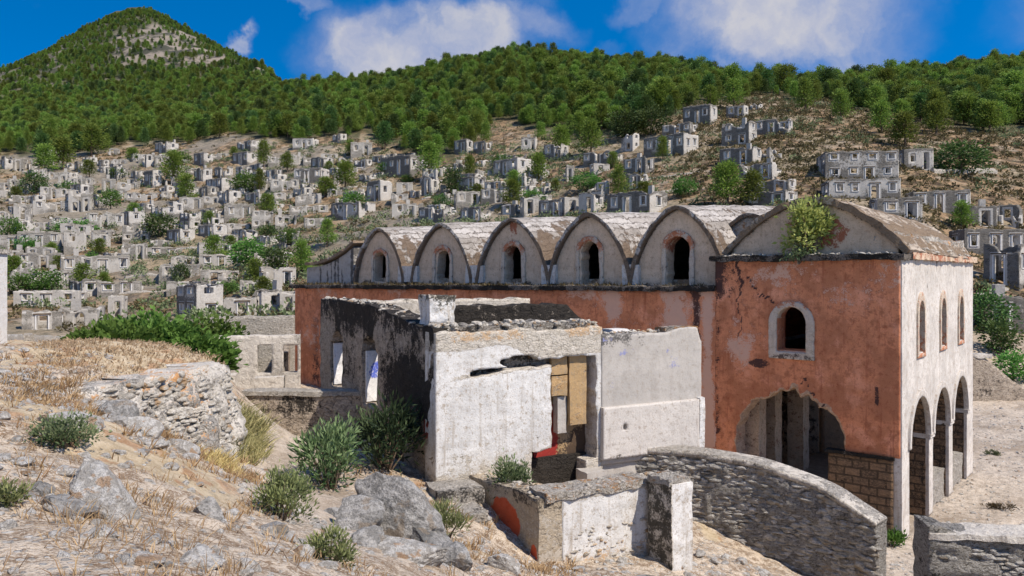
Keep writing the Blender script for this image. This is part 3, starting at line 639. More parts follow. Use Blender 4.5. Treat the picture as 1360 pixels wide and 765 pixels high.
# inside the porch
def inner_sd(u, v):
    s = v - 5.2
    return cut(s, rect(u, v, 4.35, 5.75, -1, 3.6), rect(u, v, 7.0, 9.0, -1, 3.9), rect(u, v, 1.2, 3.0, -1, 3.5))
obj('inner_wall', wall_mesh('inner_wall', 9.3, 0, 5.0, inner_sd, .6, .1, .02, 2, 57, lambda u, v: (.62 + .3 * n1(u, v, 2, .8), .3 + .5 * n1(u * 3, v * .5, 3, .8), .35 * n1(u * 2, v * .4, 6, .8))), BEIGE, ch, (-5.55, .66, 0), R(90))  # dark tone raised to deepen the shade of the interior
obj('porch_rear_wall', wall_mesh('porch_rear_wall', 5.4, 0, 8.0, lambda u, v: v - 9, .5, .25, .02, 2, 58, lambda u, v: (.6 + 0 * u, .2 + 0 * u, 0 * u)), BEIGE, ch, (-5.5, 9.72, 0))
for q, (px_, py_, h_) in enumerate(((-4.85, 1.35, 3.7), (-5.2, 3.65, 3.8), (-5.2, 6.4, 3.9))):
    obj('pilaster', rough_box('pilaster', (.6, .62, 4.55), .12, .03, 3, 60 + q, lambda x, y, z: (.6, .28 + .4 * fbm(x * 2, y * 2, z * .4, 4), .3)), BEIGE, ch, (px_, py_, 0))
obj('upper_floor', box('upper_floor', (4.9, 9.0, .25)), DARKIN, ch, (-3.05, 5.2, 4.7))  # unseen floor, added to keep the room above dark
obj('floor', box('floor', (4.9, 9.0, .2)), plain_mat('stone_floor', (.3, .25, .2), (.42, .36, .29)), ch, (-3.05, 5.2, -.12))
obj('nave_floor', box('nave_floor', (22, 9.5, .2)), plain_mat('nave_floor', (.2, .16, .12), (.3, .25, .2)), ch, (-17.2, 5.5, -.12))
# cornices
obj('nave_cornice', rough_box('nave_cornice', (23.3, 1.25, .17), .09, .07, 2.6, 71, lambda x, y, z: (.2 + .3 * n1(x, y, 3, 1.), .55 + .75 * n1(x, y, 8, .8) + .25 * (z < .1), .25 * n1(x, y, 5, 2))), CORN, ch, (-17.2, .42, 6.9))
bpy.data.objects['nave_cornice'].rotation_euler = (0, -.0075, 0)
obj('porch_cornice', rough_box('porch_cornice', (5.85, 1.0, .17), .07, .06, 3., 72, lambda x, y, z: (.3, .55 + .6 * n1(x, y, 8, .9), .2 * n1(x, y, 5, 2))), CORN, ch, (-2.78, .28, 7.96))
obj('front_cornice', rough_box('front_cornice', (.85, 9.7, .2), .09, .05, 3., 73, lambda x, y, z: (.8, -.1 + .5 * n1(y, z * 2, 8, .9), .35 + .5 * n1(y, z, 5, .6))), BEIGE, ch, (-.27, 5.62, 7.98))
# lunettes and barrel vaults
def lun(u, v, w_, h_): return (np.abs(u) / w_) ** 1.55 + (np.maximum(v, 0) / h_) ** 1.75
def vault(name, mat, xc, w_, h_, y0, y1, z0, rise, t, seed, earth, prof=None, cell=.14, amp=.04):
    """a thick shell over the lunette curve, running back from y0 to y1"""
    n = 30; th = np.linspace(-1, 1, n + 1)
    if prof is None:
        xs = np.sign(th) * (1 - (1 - np.abs(th)) ** 1.6) * w_ ; zs = h_ * np.maximum(1 - (np.abs(xs) / w_) ** 1.55, 0) ** (1 / 1.75)
    else: xs, zs = prof(th)
    arc = np.concatenate([[0], np.cumsum(np.hypot(np.diff(xs), np.diff(zs)))]); m = max(6, int(arc[-1] / cell))
    s = np.linspace(0, arc[-1], m + 1); xs = np.interp(s, arc, xs); zs = np.interp(s, arc, zs)
    tx, tz = np.gradient(xs), np.gradient(zs); l = np.hypot(tx, tz); nx, nz = -tz / l, tx / l
    ny = int((y1 - y0) / cell); ys = np.linspace(y0, y1, ny + 1)
    A, Yg = np.meshgrid(np.arange(m + 1), ys); A = A.astype(int)
    d = amp * fbm(s[A] * 1.9, Yg * 1.2, 0, seed, 4) + amp * .8 * np.sign(np.sin(s[A] / .36 * math.pi)) * .25
    up = rise * np.clip((Yg - y0) / 9, 0, 2)
    out = np.stack([xc + xs[A] + nx[A] * (t + d), Yg + .05 * fbm(s[A] * 3, 0 * Yg, 0, seed + 2, 3) * (Yg < y0 + .01), z0 + zs[A] + nz[A] * (t + d) + up], -1)
    inn = np.stack([xc + xs[A], Yg, z0 + zs[A] + up], -1)
    P = np.concatenate([out.reshape(-1, 3), inn.reshape(-1, 3)]); N = A.size; I = np.arange(N).reshape(A.shape)
    qo = np.stack([I[:-1, :-1], I[1:, :-1], I[1:, 1:], I[:-1, 1:]], -1).reshape(-1, 4)[:, ::-1]; qi = qo[:, ::-1] + N
    def strip(k): return np.stack([k[:-1], k[1:], k[1:] + N, k[:-1] + N], 1)
    Q = np.concatenate([qo, qi, strip(I[0]), strip(I[-1][::-1]), strip(I[:, 0][::-1]), strip(I[:, -1])])
    e = earth(xs[A] / w_, (Yg - y0), s[A])
    M = np.stack([s[A] / 10, Yg / 10, e], -1).reshape(-1, 3); M = np.concatenate([M, M * (1, 1, 0) + (0, 0, .9)])
    return obj(name, mesh(name, P, Q, False, M), mat, ch)
GS = [(22.63, 1.62, 2.5), (18.54, 1.72, 2.55), (14.55, 1.78, 2.6), (10.85, 1.74, 2.62), (7.2, 1.72, 2.7)]
for q, (s_, w_, h_) in enumerate(GS):
    zb = 7.05
    hz = 1.05 + .08 * q
    def gsd(u, v, w_=w_, h_=h_, hz=hz, q=q):
        s = (lun(u - w_, v - 0, w_, h_) - 1) * .8
        win = arch(u, v, w_ + (.06 if q % 2 else .0), .43, .12, hz, 1.) + .05 * fbm(u * 6, v * 6, q, 3, 2) + (.05 * sm(.5, 1.2, v) if q in (1,) else 0)
        return cut(s, win)
    def gmask(u, v, w_=w_, h_=h_, hz=hz, q=q):
        e = arch(u, v, w_, .43, .1, hz); rim = lun(u - w_, v, w_, h_)
        return (.8 - .0 * u, .5 * sm(.9, 1., rim) + .55 * sm(.5, .05, v) * (.6 + n1(u, v, q, 2)) + .14 * n1(u, v, q + 3, 2),
                .52 * sm(.32, .1, e) * sm(.9, 1.5, v) * (1.2 if q in (2, 4) else .8) + (.6 * sm(.3, .1, np.abs(u - w_)) * sm(1.6, 2.2, v) if q == 2 else 0))
    gw = obj('lunette', wall_mesh('lunette', 2 * w_, 0, h_, gsd, .5, .05, .018, 4, 80 + q, gmask), BEIGE, ch, (-s_ - w_, .52, zb))
    obj('window_surround', wall_mesh('window_surround', 1.5, 0, hz + .85, lambda u, v, hz=hz: np.maximum(arch(u, v, .75, .62, .08, hz), -arch(u, v, .75, .45, 0, hz)) + .05 * n1(u, v, q, 4), .14, .04, .015, 8, 85 + q,
        lambda u, v: (.55 + .3 * n1(u, v, 4, 2), .2 + .4 * n1(u, v, 8, 2), .2 + .35 * sm(.9, 1.5, v))), STONEFR, gw, (w_ - .75, -.06, 0))
    vault('barrel_vault', ROOFST, -s_, w_ + .02, h_ + .02, .34, 9.6, zb, .55, .15, 90 + q,
          lambda x, yy, s: .1 + .5 * sm(.55, 1., np.abs(x)) + .35 * fbm(x * 3, yy * .5, q, 5, 3) + (.3 if q in (0, 2, 3) else 0.1) * sm(.2, .7, x) + .15 * sm(3, 7, yy))
    obj('rear_lunette', wall_mesh('rear_lunette', 2 * w_, 0, h_ + .4, lambda u, v, w_=w_, h_=h_: (lun(u - w_, v - .4, w_, h_) - 1) * .8, .4, .2, .02, 3, 95 + q, lambda u, v: (.7 + 0 * u, .2 + 0 * u, 0 * u)), BEIGE, ch, (-s_ - w_, 9.1, zb))
    nxt = GS[q + 1] if q < 4 else None
    if nxt:
        gap = (s_ - w_) - (nxt[0] + nxt[1]); xm = -(s_ - w_) + gap / 2
        obj('valley_stub', rough_box('valley_stub', (max(gap, .1) + .5, .5, .72), .08, .03, 4, 100 + q, lambda x, y, z: (.85, .1, 0)), WHITE, ch, (xm, .62, zb + .12))
# flat saddle roof filling in behind, between the vaults and the porch
obj('saddle_roof', rough_box('saddle_roof', (23, 8.6, .3), .3, .06, 1., 77, lambda x, y, z: (x / 10, y / 10, .55)), ROOFEARTH, ch, (-17.2, 5.2, 7.05))
def last_prof(th):
    t = (th + 1) / 2; return -3.7 + t * 3.9, .92 + 1.05 * t ** 2.2
obj('end_bay_wall', wall_mesh('end_bay_wall', 3.75, 0, 2., lambda u, v: v - (.86 + 1.0 * (u / 3.75) ** 2.2), .5, .07, .02, 4, 103, lambda u, v: (.85 + 0 * u, .25 + .5 * sm(.1, .6, vnoise(u * 7, v * .6, 0, 4)), 0 * u)), GREYP, ch, (-28.3, .5, 7.0))
vault('end_bay_roof', ROOFEARTH, -24.55, 3.7, 1., .32, 9.4, 7.05, .3, .14, 104, lambda x, yy, s: .6 + 0 * x, last_prof)
# low cross vault joining nave and porch
vault('link_vault', ROOFST, -5.4, 1.45, 1.95, 2.2, 9.6, 7.6, .55, .14, 105, lambda x, yy, s: .2 + .35 * sm(.2, -.4, x) + .2 * fbm(x * 3, yy * .5, 1, 5, 3))
# porch gable and roof
GR = dict(w=2.58, h=1.78)
def seg(x): return np.maximum(1 - (np.abs(x) / 2.72) ** 1.9, 0) * 1.62
obj('link_gable', wall_mesh('link_gable', 2.8, 0, 1.95, lambda u, v: (lun(u - 1.4, v, 1.45, 1.95) - 1) * .8, .4, .12, .04, 3, 110, lambda u, v: (.2 + 0 * u, .2 + 0 * u, .4 + 0 * u)), PALE, ch, (-6.8, 2.3, 7.6))
obj('porch_gable', wall_mesh('porch_gable', 5.1, 0, 1.9, lambda u, v: (v - seg(u - 2.6) - .02 * n1(u, v, 3, 4)) * .8, .5, .06, .03, 3, 106,
    lambda u, v: (.85 - .3 * sm(.75, .35, np.hypot((u - 2.75) / 1.1, (v - .75) / .8)), .5 * sm(.22, .0, seg(u - 2.6) - v) + .45 * sm(.35, 0, v) * (.7 + n1(u, v, 7, 2)) + .45 * sm(.7, .3, np.hypot((u - 2.9) / .9, (v - .65) / .55)), .62 * sm(1.3, .3, np.hypot((u - 2.75) / 1.05, (v - .75) / .7) + .5 * n1(u, v, 9, 1.4)))), BEIGE, ch, (-5.25, .42, 8.12))
def porch_prof(th): x = th * 2.7; return x, seg(x)
vault('porch_vault', ROOFEARTH, -2.65, 2.7, 1.8, .26, 9.9, 8.1, -.15, .2, 107, lambda x, yy, s: .62 + .25 * fbm(x * 2, yy * .4, 1, 5, 3) - .3 * sm(.95, 1, np.abs(x)), porch_prof, .13, .07)
obj('rear_gable', wall_mesh('rear_gable', 5.1, 0, 1.9, lambda u, v: (v - seg(u - 2.6)) * .8, .4, .2, .03, 3, 108, lambda u, v: (.8 + 0 * u, .3 + 0 * u, 0 * u)), BEIGE, ch, (-5.25, 9.4, 8.1))
obj('eaves_rubble', rough_box('eaves_rubble', (.62, 9.4, .62), .1, .16, 2.2, 109, lambda x, y, z: (.35 + .5 * n1(x, y, 3, 1.2), .1 + .5 * n1(y, z, 6, 1.), .3 + .5 * n1(x, y, 5, .8)), taper=.0), PALE, ch, (-.5, 5.2, 8.1))
# ------------------------------------------------------------------ the ruined house in front of the church
HA = math.atan2(.463, .886)
HO = empty('ruined_house', (-1.62, 16.8, -4.4), HA, 'roofless ruined house with dark sooty side wall and peeling white front before the church', 'house')
def sidewall_sd(u, v):                       # u = 0 far end .. 9.7 near corner
    top = 3.55 - .33 * sm(4.2, 9, u) + .05 * n1(u, v * 0, 3, 2.) + .1 * n1(u, 0 * v, 5, .7) - .1 * sm(9.2, 9.7, u)
    s = v - top
    w1 = rect(u, v, 1.3, 2.55, .95, 2.3) + .09 * n1(u, v, 6, 3); w1b = np.hypot((u - 2.0) / 1.3, (v - 2.35) / .8) - .42
    w2 = rect(u, v, 4.55, 5.85, .9, 2.35) + .09 * n1(u, v, 7, 3); w2b = np.hypot((u - 5.1) / 1.4, (v - 2.4) / .8) - .42
    return cut(s, w1, w1b + .08 * n1(u, v, 8, 5), w2, w2b + .08 * n1(u, v, 9, 5))
def sidewall_mask(u, v):
    return (.12 + .35 * sm(1.2, .2, v) * n1(u, v, 3), .08 + .6 * sm(2.5, 3.4, v + .5 * n1(u, v, 4, .8)) + .25 * sm(-.1, .5, n1(u, v, 16, .6)) + .8 * sm(1.5, .3, np.hypot((u - 8.0) / 2.0, (v - 1.75) / .95) + .55 * n1(u, v, 15, 1.3)) + .62 * sm(.9, .3, v) * sm(8.5, 7, u) + .8 * sm(.45, .15, np.abs(u - 9.35)) * sm(2.6, 3.1, v) + .45 * sm(.55, .1, np.minimum(np.hypot(u - 2, (v - 2.6) * .7), np.hypot(u - 5.2, (v - 2.7) * .7))) + .25 * n1(u, v, 5, 1.2) + .05,
            .85 * sm(.42, .1, np.hypot((u - 9.15) / 1.1, (v - .98) / .8) + .12 * n1(u, v, 11, 3)))
sw = obj('side_wall', wall_mesh('side_wall', 9.64, -.5, 3.7, sidewall_sd, .62, .07, .05, 2.5, 120, sidewall_mask), DARKST, HO, (0, 9.7, 0), R(-90))
for q, (u0, u1, v0, v1) in enumerate(((1.3, 2.55, .95, 2.3), (4.55, 5.85, .9, 2.35))):
    obj('window_reveal', rough_box('window_reveal', (.07, .5, v1 - v0 - .1), .08, .02, 5, 121 + q, lambda x, y, z: (1., 0, .62 * sm(.3, .0, np.hypot(y, (z - .8) * .6) - .05 + .25 * n1(y * 2, z * 2, 4, 2)) if q else 0 * x)), wall_mat('whitewash_blue_paint', (.8, .79, .78), (.5, .46, .4), (.6, .55, .5), tint=(.05, .10, .55), streak=.1, spots=.3) if q == 0 else bpy.data.materials['whitewash_blue_paint'], sw, (u0 + .04, .33, v0 + .05))
def front2_sd(u, v):
    top = 3.1 + .1 * n1(u, 0 * v, 3, 1.2) + .06 * n1(u, 0 * v, 4, 4)
    s = np.maximum(v - top, u - 4.2 + .06 * n1(u, v, 3, 4))
    door = np.maximum(rect(u, v, 2.8 , 4.02, .1, 2.5 ), 0) if False else rect(u, v, 2.82, 4.05, .05, 2.48) + .07 * n1(u, v, 6, 3)
    broken = rect(u, v, 2.3, 3.75, -.75, .4) + .16 * n1(u, v, 7, 2)
    slot = rect(u, v + .16 * np.abs(u - 1.9) * 0 - .085 * u, .78, 2.9, 2.08, 2.2) + .05 * n1(u, v, 8, 4)
    bite = np.hypot((u - 2.05) / 1.2, (v - 2.42) / .34) - .42 + .1 * n1(u, v, 10, 4)
    return cut(s, door, broken, slot, bite * .6)
def front2_mask(u, v):
    s = front2_sd(u, v)
    Rm = .84 + .35 * fbm(u * .8, v * .8, 0, 44, 4, .6) - .3 * sm(.7, -.2, v) - .25 * sm(.3, .0, u) * sm(-.1, .4, n1(u, v, 46, 1.1)) - .9 * sm(2.72, 2.85, v + .12 * n1(u, v, 3, 1.5) + .1 * sm(1.7, 2.6, u) * 3.6 * sm(2.3, 2.6, v)) - .2 * sm(.08, 0, -s) - .5 * sm(.15, -.4, v + .2 * n1(u, v, 4, 1.5)) - .12 * sm(.1, .5, n1(u, v, 12, 1.8)) - .55 * sm(.09, .02, np.abs(v - 2.12 - .085 * u + .02)) * sm(.05, .7, u) * (u < 3)
    G = .8 * sm(.05, .0, np.abs(v - 1.32 - .02 * u)) * sm(.7, .6, u) * sm(.05, .1, u) * .8 + .35 * sm(.02, .0, np.abs(u - 1.95 - .05 * np.sin(v * 5) - .03 * np.sin(v * 13))) * sm(2.1, 1.9, v) + .35 * sm(2.85, 3.1, v) * sm(0, .5, n1(u, v, 7, 1.4))
    B = .5 * sm(2.8, 2.95, v) * sm(-.2, .3, n1(u, v, 9, 1.))
    return Rm, G, B
LIMEF = wall_mat('limewashed_front', (.64, .625, .60), (.36, .32, .26), (.58, .53, .46), stain=(.05, .045, .035), tint=(.5, .34, .2), streak=.55, spots=.7, var=.36, grime=(.30, .235, .165), ssc=5.5, squash=2., strength=.6)
fw = obj('front_wall', wall_mesh('front_wall', 4.25, -1.3, 3.4, front2_sd, .6, .05, .014, 4, 130, front2_mask), LIMEF, HO, (-.01, -.05, 0))
obj('crack_fill', rough_box('crack_fill', (2.5, .3, .7), .06, .05, 4, 131, lambda x, y, z: (.0, .55 + .5 * n1(x, z, 3, 3), .3)), RUBBLE, fw, (1.9, .42, 2.0))
obj('window_board', rough_box('window_board', (.46, .25, 1.62), .07, .02, 5, 132, lambda x, y, z: (.6, .3 * n1(x, z, 5, 4) + .4 * sm(.15, .05, np.abs(z - .9)) * 0, 0)), OCHRE, fw, (3.62, .26, .86))
obj('doorway_block', rough_box('doorway_block', (.42, .3, .42), .06, .02, 5, 133, lambda x, y, z: (.6, .2 * n1(x, z, 5, 4), 0)), OCHRE, fw, (3.12, .3, 2.06))
obj('doorway_block', rough_box('doorway_block', (.42, .3, .46), .06, .025, 5, 134, lambda x, y, z: (.5, .1 + .3 * n1(x, z, 5, 4), 0)), OCHRE, fw, (3.13, .31, 1.56))
obj('doorway_jamb', rough_box('doorway_jamb', (.24, .2, .85), .07, .02, 5, 135, lambda x, y, z: (.9, 0, 0)), GREYP, fw, (3.24, .33, .68))
obj('inner_panel', rough_box('inner_panel', (1.5, .12, 2.4), .08, .03, 3, 136, lambda x, y, z: (.7, .65 * sm(.9, .3, z) + .3 * n1(x, z, 4, 2) + .5 * sm(.1, .45, x), 1.0 * sm(.0, -.25, x) * sm(1.6, 1.3, z))), OCHRE, fw, (3.4, .56, -.1))
obj('block', rough_box('block', (.55, .45, .62), .07, .03, 4, 137, lambda x, y, z: (.9, .3 * n1(x, z, 3, 2), 0)), GREYP, HO, (3.75, -.28, -.75))
# grey rendered annex at the right end of the front
def annex_sd(u, v): return np.maximum(v - (2.92 + .05 * n1(u, 0 * v, 3, 2) + .1 * sm(1.8, 2.5, u) - .35 * sm(2.85, 3.02, u)), np.where(v > 0, -1, -v - 5) * 0 - 1)
obj('annex_wall', wall_mesh('annex_wall', 3.02, -.12, 3.1, annex_sd, .65, .06, .012, 3, 140,
    lambda u, v: (.95 + 0 * u, .62 * sm(2.35, 2.85, v + .35 * n1(u, v, 3, 1.3)) * sm(2.6, .3, u) + .3 * sm(.0, .4, n1(u, v, 4, 1.5)) * sm(1.5, 2.6, v) * .6, .5 * sm(.35, .7, fbm(u * 3.2, v * 3.2, 0, 5, 3) + .35 * sm(.5, .2, np.hypot((u - 1.9) / 1.5, (v - 2.1)))) * sm(1.3, 1.8, v))), GREYP, HO, (4.16, -.06, 0))
LOWP = wall_mat('pale_render', (.56, .52, .475), (.3, .27, .23), (.45, .4, .35), stain=(.03, .028, .025), tint=(.35, .25, .16), streak=.15, spots=.55, var=.18, grime=(.24, .18, .13), strength=.5)
obj('lower_panel', wall_mesh('lower_panel', 2.88, 0, 1.22, lambda u, v: np.maximum(v - 1.3, .055 - np.hypot((u - .62) / 1., (v - .72) / 1.5) ), .14, .05, .012, 4, 141, lambda u, v: (.95 + 0 * u, .35 * sm(.2, .0, v) + .1 * n1(u, v, 3, 2), .15 * n1(u, v, 6, 1.4))), LOWP, HO, (4.14, -.17, .02))
obj('corner_pier', rough_box('corner_pier', (.17, .3, 1.25), .05, .03, 5, 142, lambda x, y, z: (.9, .4 * sm(.2, .5, n1(y, z, 3, 3)), 0)), LIMEF, HO, (7.12, -.02, .02))
obj('annex_base', wall_mesh('annex_base', 2.95, -1.9, 0, lambda u, v: v - 1, .5, .08, .035, 3, 143, lambda u, v: (.62 * sm(2.0, 1.3, u + .4 * n1(u, v, 3, 1.5)) + .1, .3 * sm(.35, .1, np.abs(u - 1.2)) + .2 * n1(u, v, 4, 1.2), .2 + 0 * u)), GREYP, HO, (4.16, .03, -.1))
obj('opening_shade_panel', rough_box('opening_shade_panel', (2.0, .15, 1.12), .1, .04, 3, 151, lambda x, y, z: (0, 1.2, 0)), DARKST, HO, (3.0, .42, -1.0))  # dark panel added behind the broken opening to stand for its shade
obj('coping', rough_box('coping', (1.05, .4, .1), .05, .04, 5, 144, lambda x, y, z: (.1, .7 * sm(.0, .3, n1(x, y, 4, 3)), .5)), RUBBLE, HO, (6.6, .2, 2.94))
obj('right_wall', wall_mesh('right_wall', 9.0, -.5, 3.1, lambda u, v: v - 2.7 - .2 * n1(u, 0 * v, 3, 1.), .55, .15, .04, 2, 145, lambda u, v: (.75 + 0 * u, .1 + 0 * u, 0 * u)), LIMEF, HO, (7.05, .66, 0), R(90))
obj('back_wall', wall_mesh('back_wall', 7.0, -.5, 3.7, lambda u, v: v - 3.45 - .15 * n1(u, 0 * v, 3, 1.), .55, .1, .04, 2, 146, lambda u, v: (1. - .8 * sm(2.9, 3.1, v + .1 * n1(u, v, 3, 2)), .35 * sm(3.2, 3.5, v), .1 + 0 * u)), LIMEF, HO, (.3, 9.1, 0))
obj('cross_wall', wall_mesh('cross_wall', 4.4, -.2, 3.9, lambda u, v: v - (3.5 + .12 * n1(u, 0 * v, 3, 2) - .5 * sm(3.2, 4.4, u) ** 2 - .3 * sm(.3, 0, u)), .55, .07, .08, 2.5, 147, lambda u, v: (.05 + 0 * u, .95 + .35 * n1(u, v, 4, 2), 0 * u)), DARKST, HO, (1.55, 3.3, 0))  # coloured nearly black over the whole wall
obj('chimney', rough_box('chimney', (.62, .62, .82), .06, .06, 3.5, 148, lambda x, y, z: (.75 + .3 * n1(x + y, z, 7, 3) - .8 * sm(.7, .9, z + .1 * n1(x, y, 3, 3)), .25 + .5 * sm(.55, .8, z) * (1 + n1(x, z, 5, 3)) + .3 * n1(x, z, 9, 2) + 1. * sm(-.3, -.36, x), .3 * sm(.7, .9, z))), LIMEF, HO, (.52, 1.15, 3.06))  # left side tinted darker as the chimney's shaded side
obj('wall_top_rubble', rough_box('wall_top_rubble', (3.9, .75, .3), .07, .09, 3, 149, lambda x, y, z: (.0, .45 + .6 * n1(x, y, 4, 1.5), .35 + .5 * n1(x, y, 6, 1.))), RUBBLE, HO, (2.1, .42, 2.95))
obj('house_floor', rough_box('house_floor', (6.6, 9, .3), .3, .05, 1, 150, lambda x, y, z: (0, .2, .5)), RUBBLE, HO, (3.7, 5.0, -.35))
# broken steps beside the front
st = empty('stone_steps', (-1.3, 15.55, -4.98), HA - .1, 'broken stone steps against the white house front beside the grey outcrop', 'steps')
for q, (x, y, z, dx, dy, dz) in enumerate(((0, 0, 0, 1.25, 1.3, .42), (.35, .55, .36, 1.0, .85, .3), (-.55, -.55, -.05, .9, .7, .25))):
    obj('step', rough_box('step', (dx, dy, dz), .06, .05, 3, 155 + q, lambda x, y, z: (.35 + .4 * n1(x, y, 4, 2), .15 + .4 * n1(x, z, 5, 2) + .3 * (y < -.3), .3 * n1(x, y, 6, 1.5))), PALE, st, (x, y, z))
# low courtyard wall with red paint
CW = empty('courtyard_wall', (.48, 14.45, -5.55), HA, 'low L-shaped courtyard wall, white in front with a red paint splash on its left side', 'wall')
REDP = wall_mat('graffiti_wall', (.52, .46, .38), (.30, .24, .17), (.42, .35, .26), stain=(.06, .05, .04), tint=(.55, .075, .02), streak=.5, spots=.7, var=.3, strength=.6)
def cwl(u, v): return v - (1.42 - .22 * sm(3.0, .3, u) + .03 * n1(u, v * 0, 3, 3))
obj('left_leg', wall_mesh('left_leg', 3.3, -.3, 1.6, cwl, .5, .05, .03, 3, 160, lambda u, v: (.45 - .4 * sm(1.1, 1.35, v + .1 * n1(u, v, 3, 2)), .45 * sm(1.0, 1.3, v + .15 * n1(u, v, 4, 2)) + .3 * n1(u, v, 5, 1.5), 1.1 * sm(1.1, .6, np.hypot((u - 1.98) / .72, (v - .72) / .46) + .25 * n1(u, v, 8, 2)) + 1. * sm(1.1, .7, np.hypot((u - 3.12) / .14, (v - .38) / .2)))), REDP, CW, (0, 3.3, 0), R(-90))
def cwf(u, v): return np.maximum(v - (1.42 + .06 * sm(0, 2, u) + .04 * n1(u, v * 0, 3, 2) ), u - 2.42 + .1 * n1(u, v, 4, 2))
obj('front_leg', wall_mesh('front_leg', 2.5, -.4, 1.65, cwf, .5, .05, .03, 3, 161, lambda u, v: (.8 + .25 * n1(u, v, 13, 2.5) - .8 * sm(1.28, 1.4, v + .08 * n1(u, v, 3, 2)) - .5 * sm(.6, -.1, v + .35 * n1(u, v, 5, 1.2)) - .4 * sm(1.9, 2.4, u + .4 * n1(u, v, 6, 2)), .1 + .15 * n1(u, v, 7, 2), .42 * sm(.8, .1, v + .4 * n1(u, v, 8, 1.1)))), LIMEF, CW, (.5, 0, 0))
obj('coping', rough_box('coping', (2.35, .62, .14), .05, .05, 3.5, 162, lambda x, y, z: (.1, .1 + .5 * n1(x, y, 5, 2), .35)), PALE, CW, (1.3, .27, 1.38))
PI_ = empty('plaster_pillar', (3.05, 15.35, -5.75), HA + .12, 'square white plastered pillar stub standing at the end of the low courtyard wall', 'pillar')
obj('shaft', rough_box('shaft', (.56, .62, 1.75), .05, .03, 3, 165, lambda x, y, z: (.8 - .6 * (x < -.25) - .3 * sm(.3, .0, z) + .2 * n1(x + y, z, 5, 3), .6 * (x < -.26) + .1 * n1(z, y, 5, 2), .1)), LIMEF, PI_)  # left face painted darker for its shade
obj('cap_rubble', rough_box('cap_rubble', (.56, .6, .12), .04, .06, 6, 166, lambda x, y, z: (.1, .2 + .5 * n1(x, y, 5, 4), .3)), PALE, PI_, (-.02, .02, 1.72))
obj('footing', rough_box('footing', (.75, .75, .14), .06, .03, 3, 167, lambda x, y, z: (.6, .2, .2)), PALE, PI_, (.03, -.03, -.1))

# curved retaining wall below the church
cpts = np.array([(2.9, 19.3), (4.4, 18.85), (5.6, 18.25), (6.75, 17.45), (7.6, 16.6)]); ctop = np.array([-4.25, -4.27, -4.36, -4.68, -5.25])
cpts2, ctop2 = [], []
tt = np.linspace(0, 4, 60)
from numpy import interp
cx_, cy_, ct_ = interp(tt, range(5), cpts[:, 0]), interp(tt, range(5), cpts[:, 1]), interp(tt, range(5), ctop)
for _ in range(12):
    cx_[1:-1] = (cx_[:-2] + 2 * cx_[1:-1] + cx_[2:]) / 4; cy_[1:-1] = (cy_[:-2] + 2 * cy_[1:-1] + cy_[2:]) / 4; ct_[1:-1] = (ct_[:-2] + 2 * ct_[1:-1] + ct_[2:]) / 4
cl = np.concatenate([[0], np.cumsum(np.hypot(np.diff(cx_), np.diff(cy_)))]); CL = cl[-1]
CO = np.array([cx_[0], cy_[0], -7.6])
def cbend(P):
    u, y, z = P.T
    tx, ty = np.gradient(cx_, cl), np.gradient(cy_, cl)
    a, b, c, d = interp(u, cl, cx_), interp(u, cl, cy_), interp(u, cl, tx), interp(u, cl, ty)
    return np.stack([a - d * y - CO[0], b + c * y - CO[1], z], 1)
CURV = wall_mat('grey_rubble', (.5, .47, .42), (.27, .25, .22), (.50, .47, .43), stain=(.035, .033, .03), tint=(.4, .3, .2), streak=.3, spots=.6, ssc=7.5, squash=2.8, mortar=(.12, .105, .085), strength=1., dist=.09)
CV = empty('curved_wall', CO, 0, 'long grey rubble wall curving down in front of the broken church arch', 'wall')
obj('masonry', wall_mesh('masonry', CL, -.2, 3.5, lambda u, v: cut(v - (interp(u, cl, ct_) + 7.6 + .03 * n1(u, v * 0, 3, 2)), rect(u, v, 2.75, 2.93, 2.05, 2.22) + .02 * n1(u, v, 3, 9), rect(u, v, 3.95, 4.1, 1.9, 2.15) + .03 * n1(u, v, 4, 9)), .55, .055, .13, 5., 170,
    lambda u, v: (.12 + .22 * n1(u, v, 3, 1.2), .12 + .28 * sm(.9, .2, v) + .35 * n1(u * 1., v * 2.2, 4, 1.6), .1 + .3 * n1(u, v, 6, .8)), cbend), CURV, CV)
obj('coping', wall_mesh('coping', CL, 2.3, 3.6, lambda u, v: np.maximum(v - (interp(u, cl, ct_) + 7.63), (interp(u, cl, ct_) + 7.5) - v), .62, .06, .02, 3, 171, lambda u, v: (.45 + .3 * n1(u, v, 3, 2), .05 + .3 * n1(u, v, 4, 2), .1 + 0 * u), lambda P: cbend(P + (0, -.035, 0))), PALE, CV)
def facing(parent, bendf, n, u0, u1, topf, botf, smin, smax, mat, seed, off=0., shape=(1.4, .7, .62)):
    r = np.random.default_rng(seed); u = r.uniform(u0, u1, n); t = r.uniform(0, 1, n); v = botf(u) * (1 - t) + topf(u) * t
    s = r.uniform(smin, smax, n); P = bendf(np.stack([u, np.full(n, .02 + off), v], 1)); P2 = bendf(np.stack([u + .05, np.full(n, .02 + off), v], 1))
    o = obj('facing_stones', stones('facing_stones', P, np.arctan2(P2[:, 1] - P[:, 1], P2[:, 0] - P[:, 0]), s, seed, shape), mat, parent); o['kind'] = 'stuff'; return o
STONEA = rock_mat('grey_facing_stone', (.56, .53, .485), (.34, .32, .285), lichen=(.13, .125, .11), warm=(.36, .28, .19), sc=1.2)
STONEB = rock_mat('pale_facing_stone', (.70, .65, .57), (.47, .42, .35), lichen=(.16, .14, .115), warm=(.50, .29, .12), sc=1.2)
facing(CV, cbend, 2300, .05, CL - .05, lambda u: interp(u, cl, ct_) + 7.48, lambda u: 0 * u + .3, .05, .125, STONEA, 190, 0., (1.5, .6, .5))
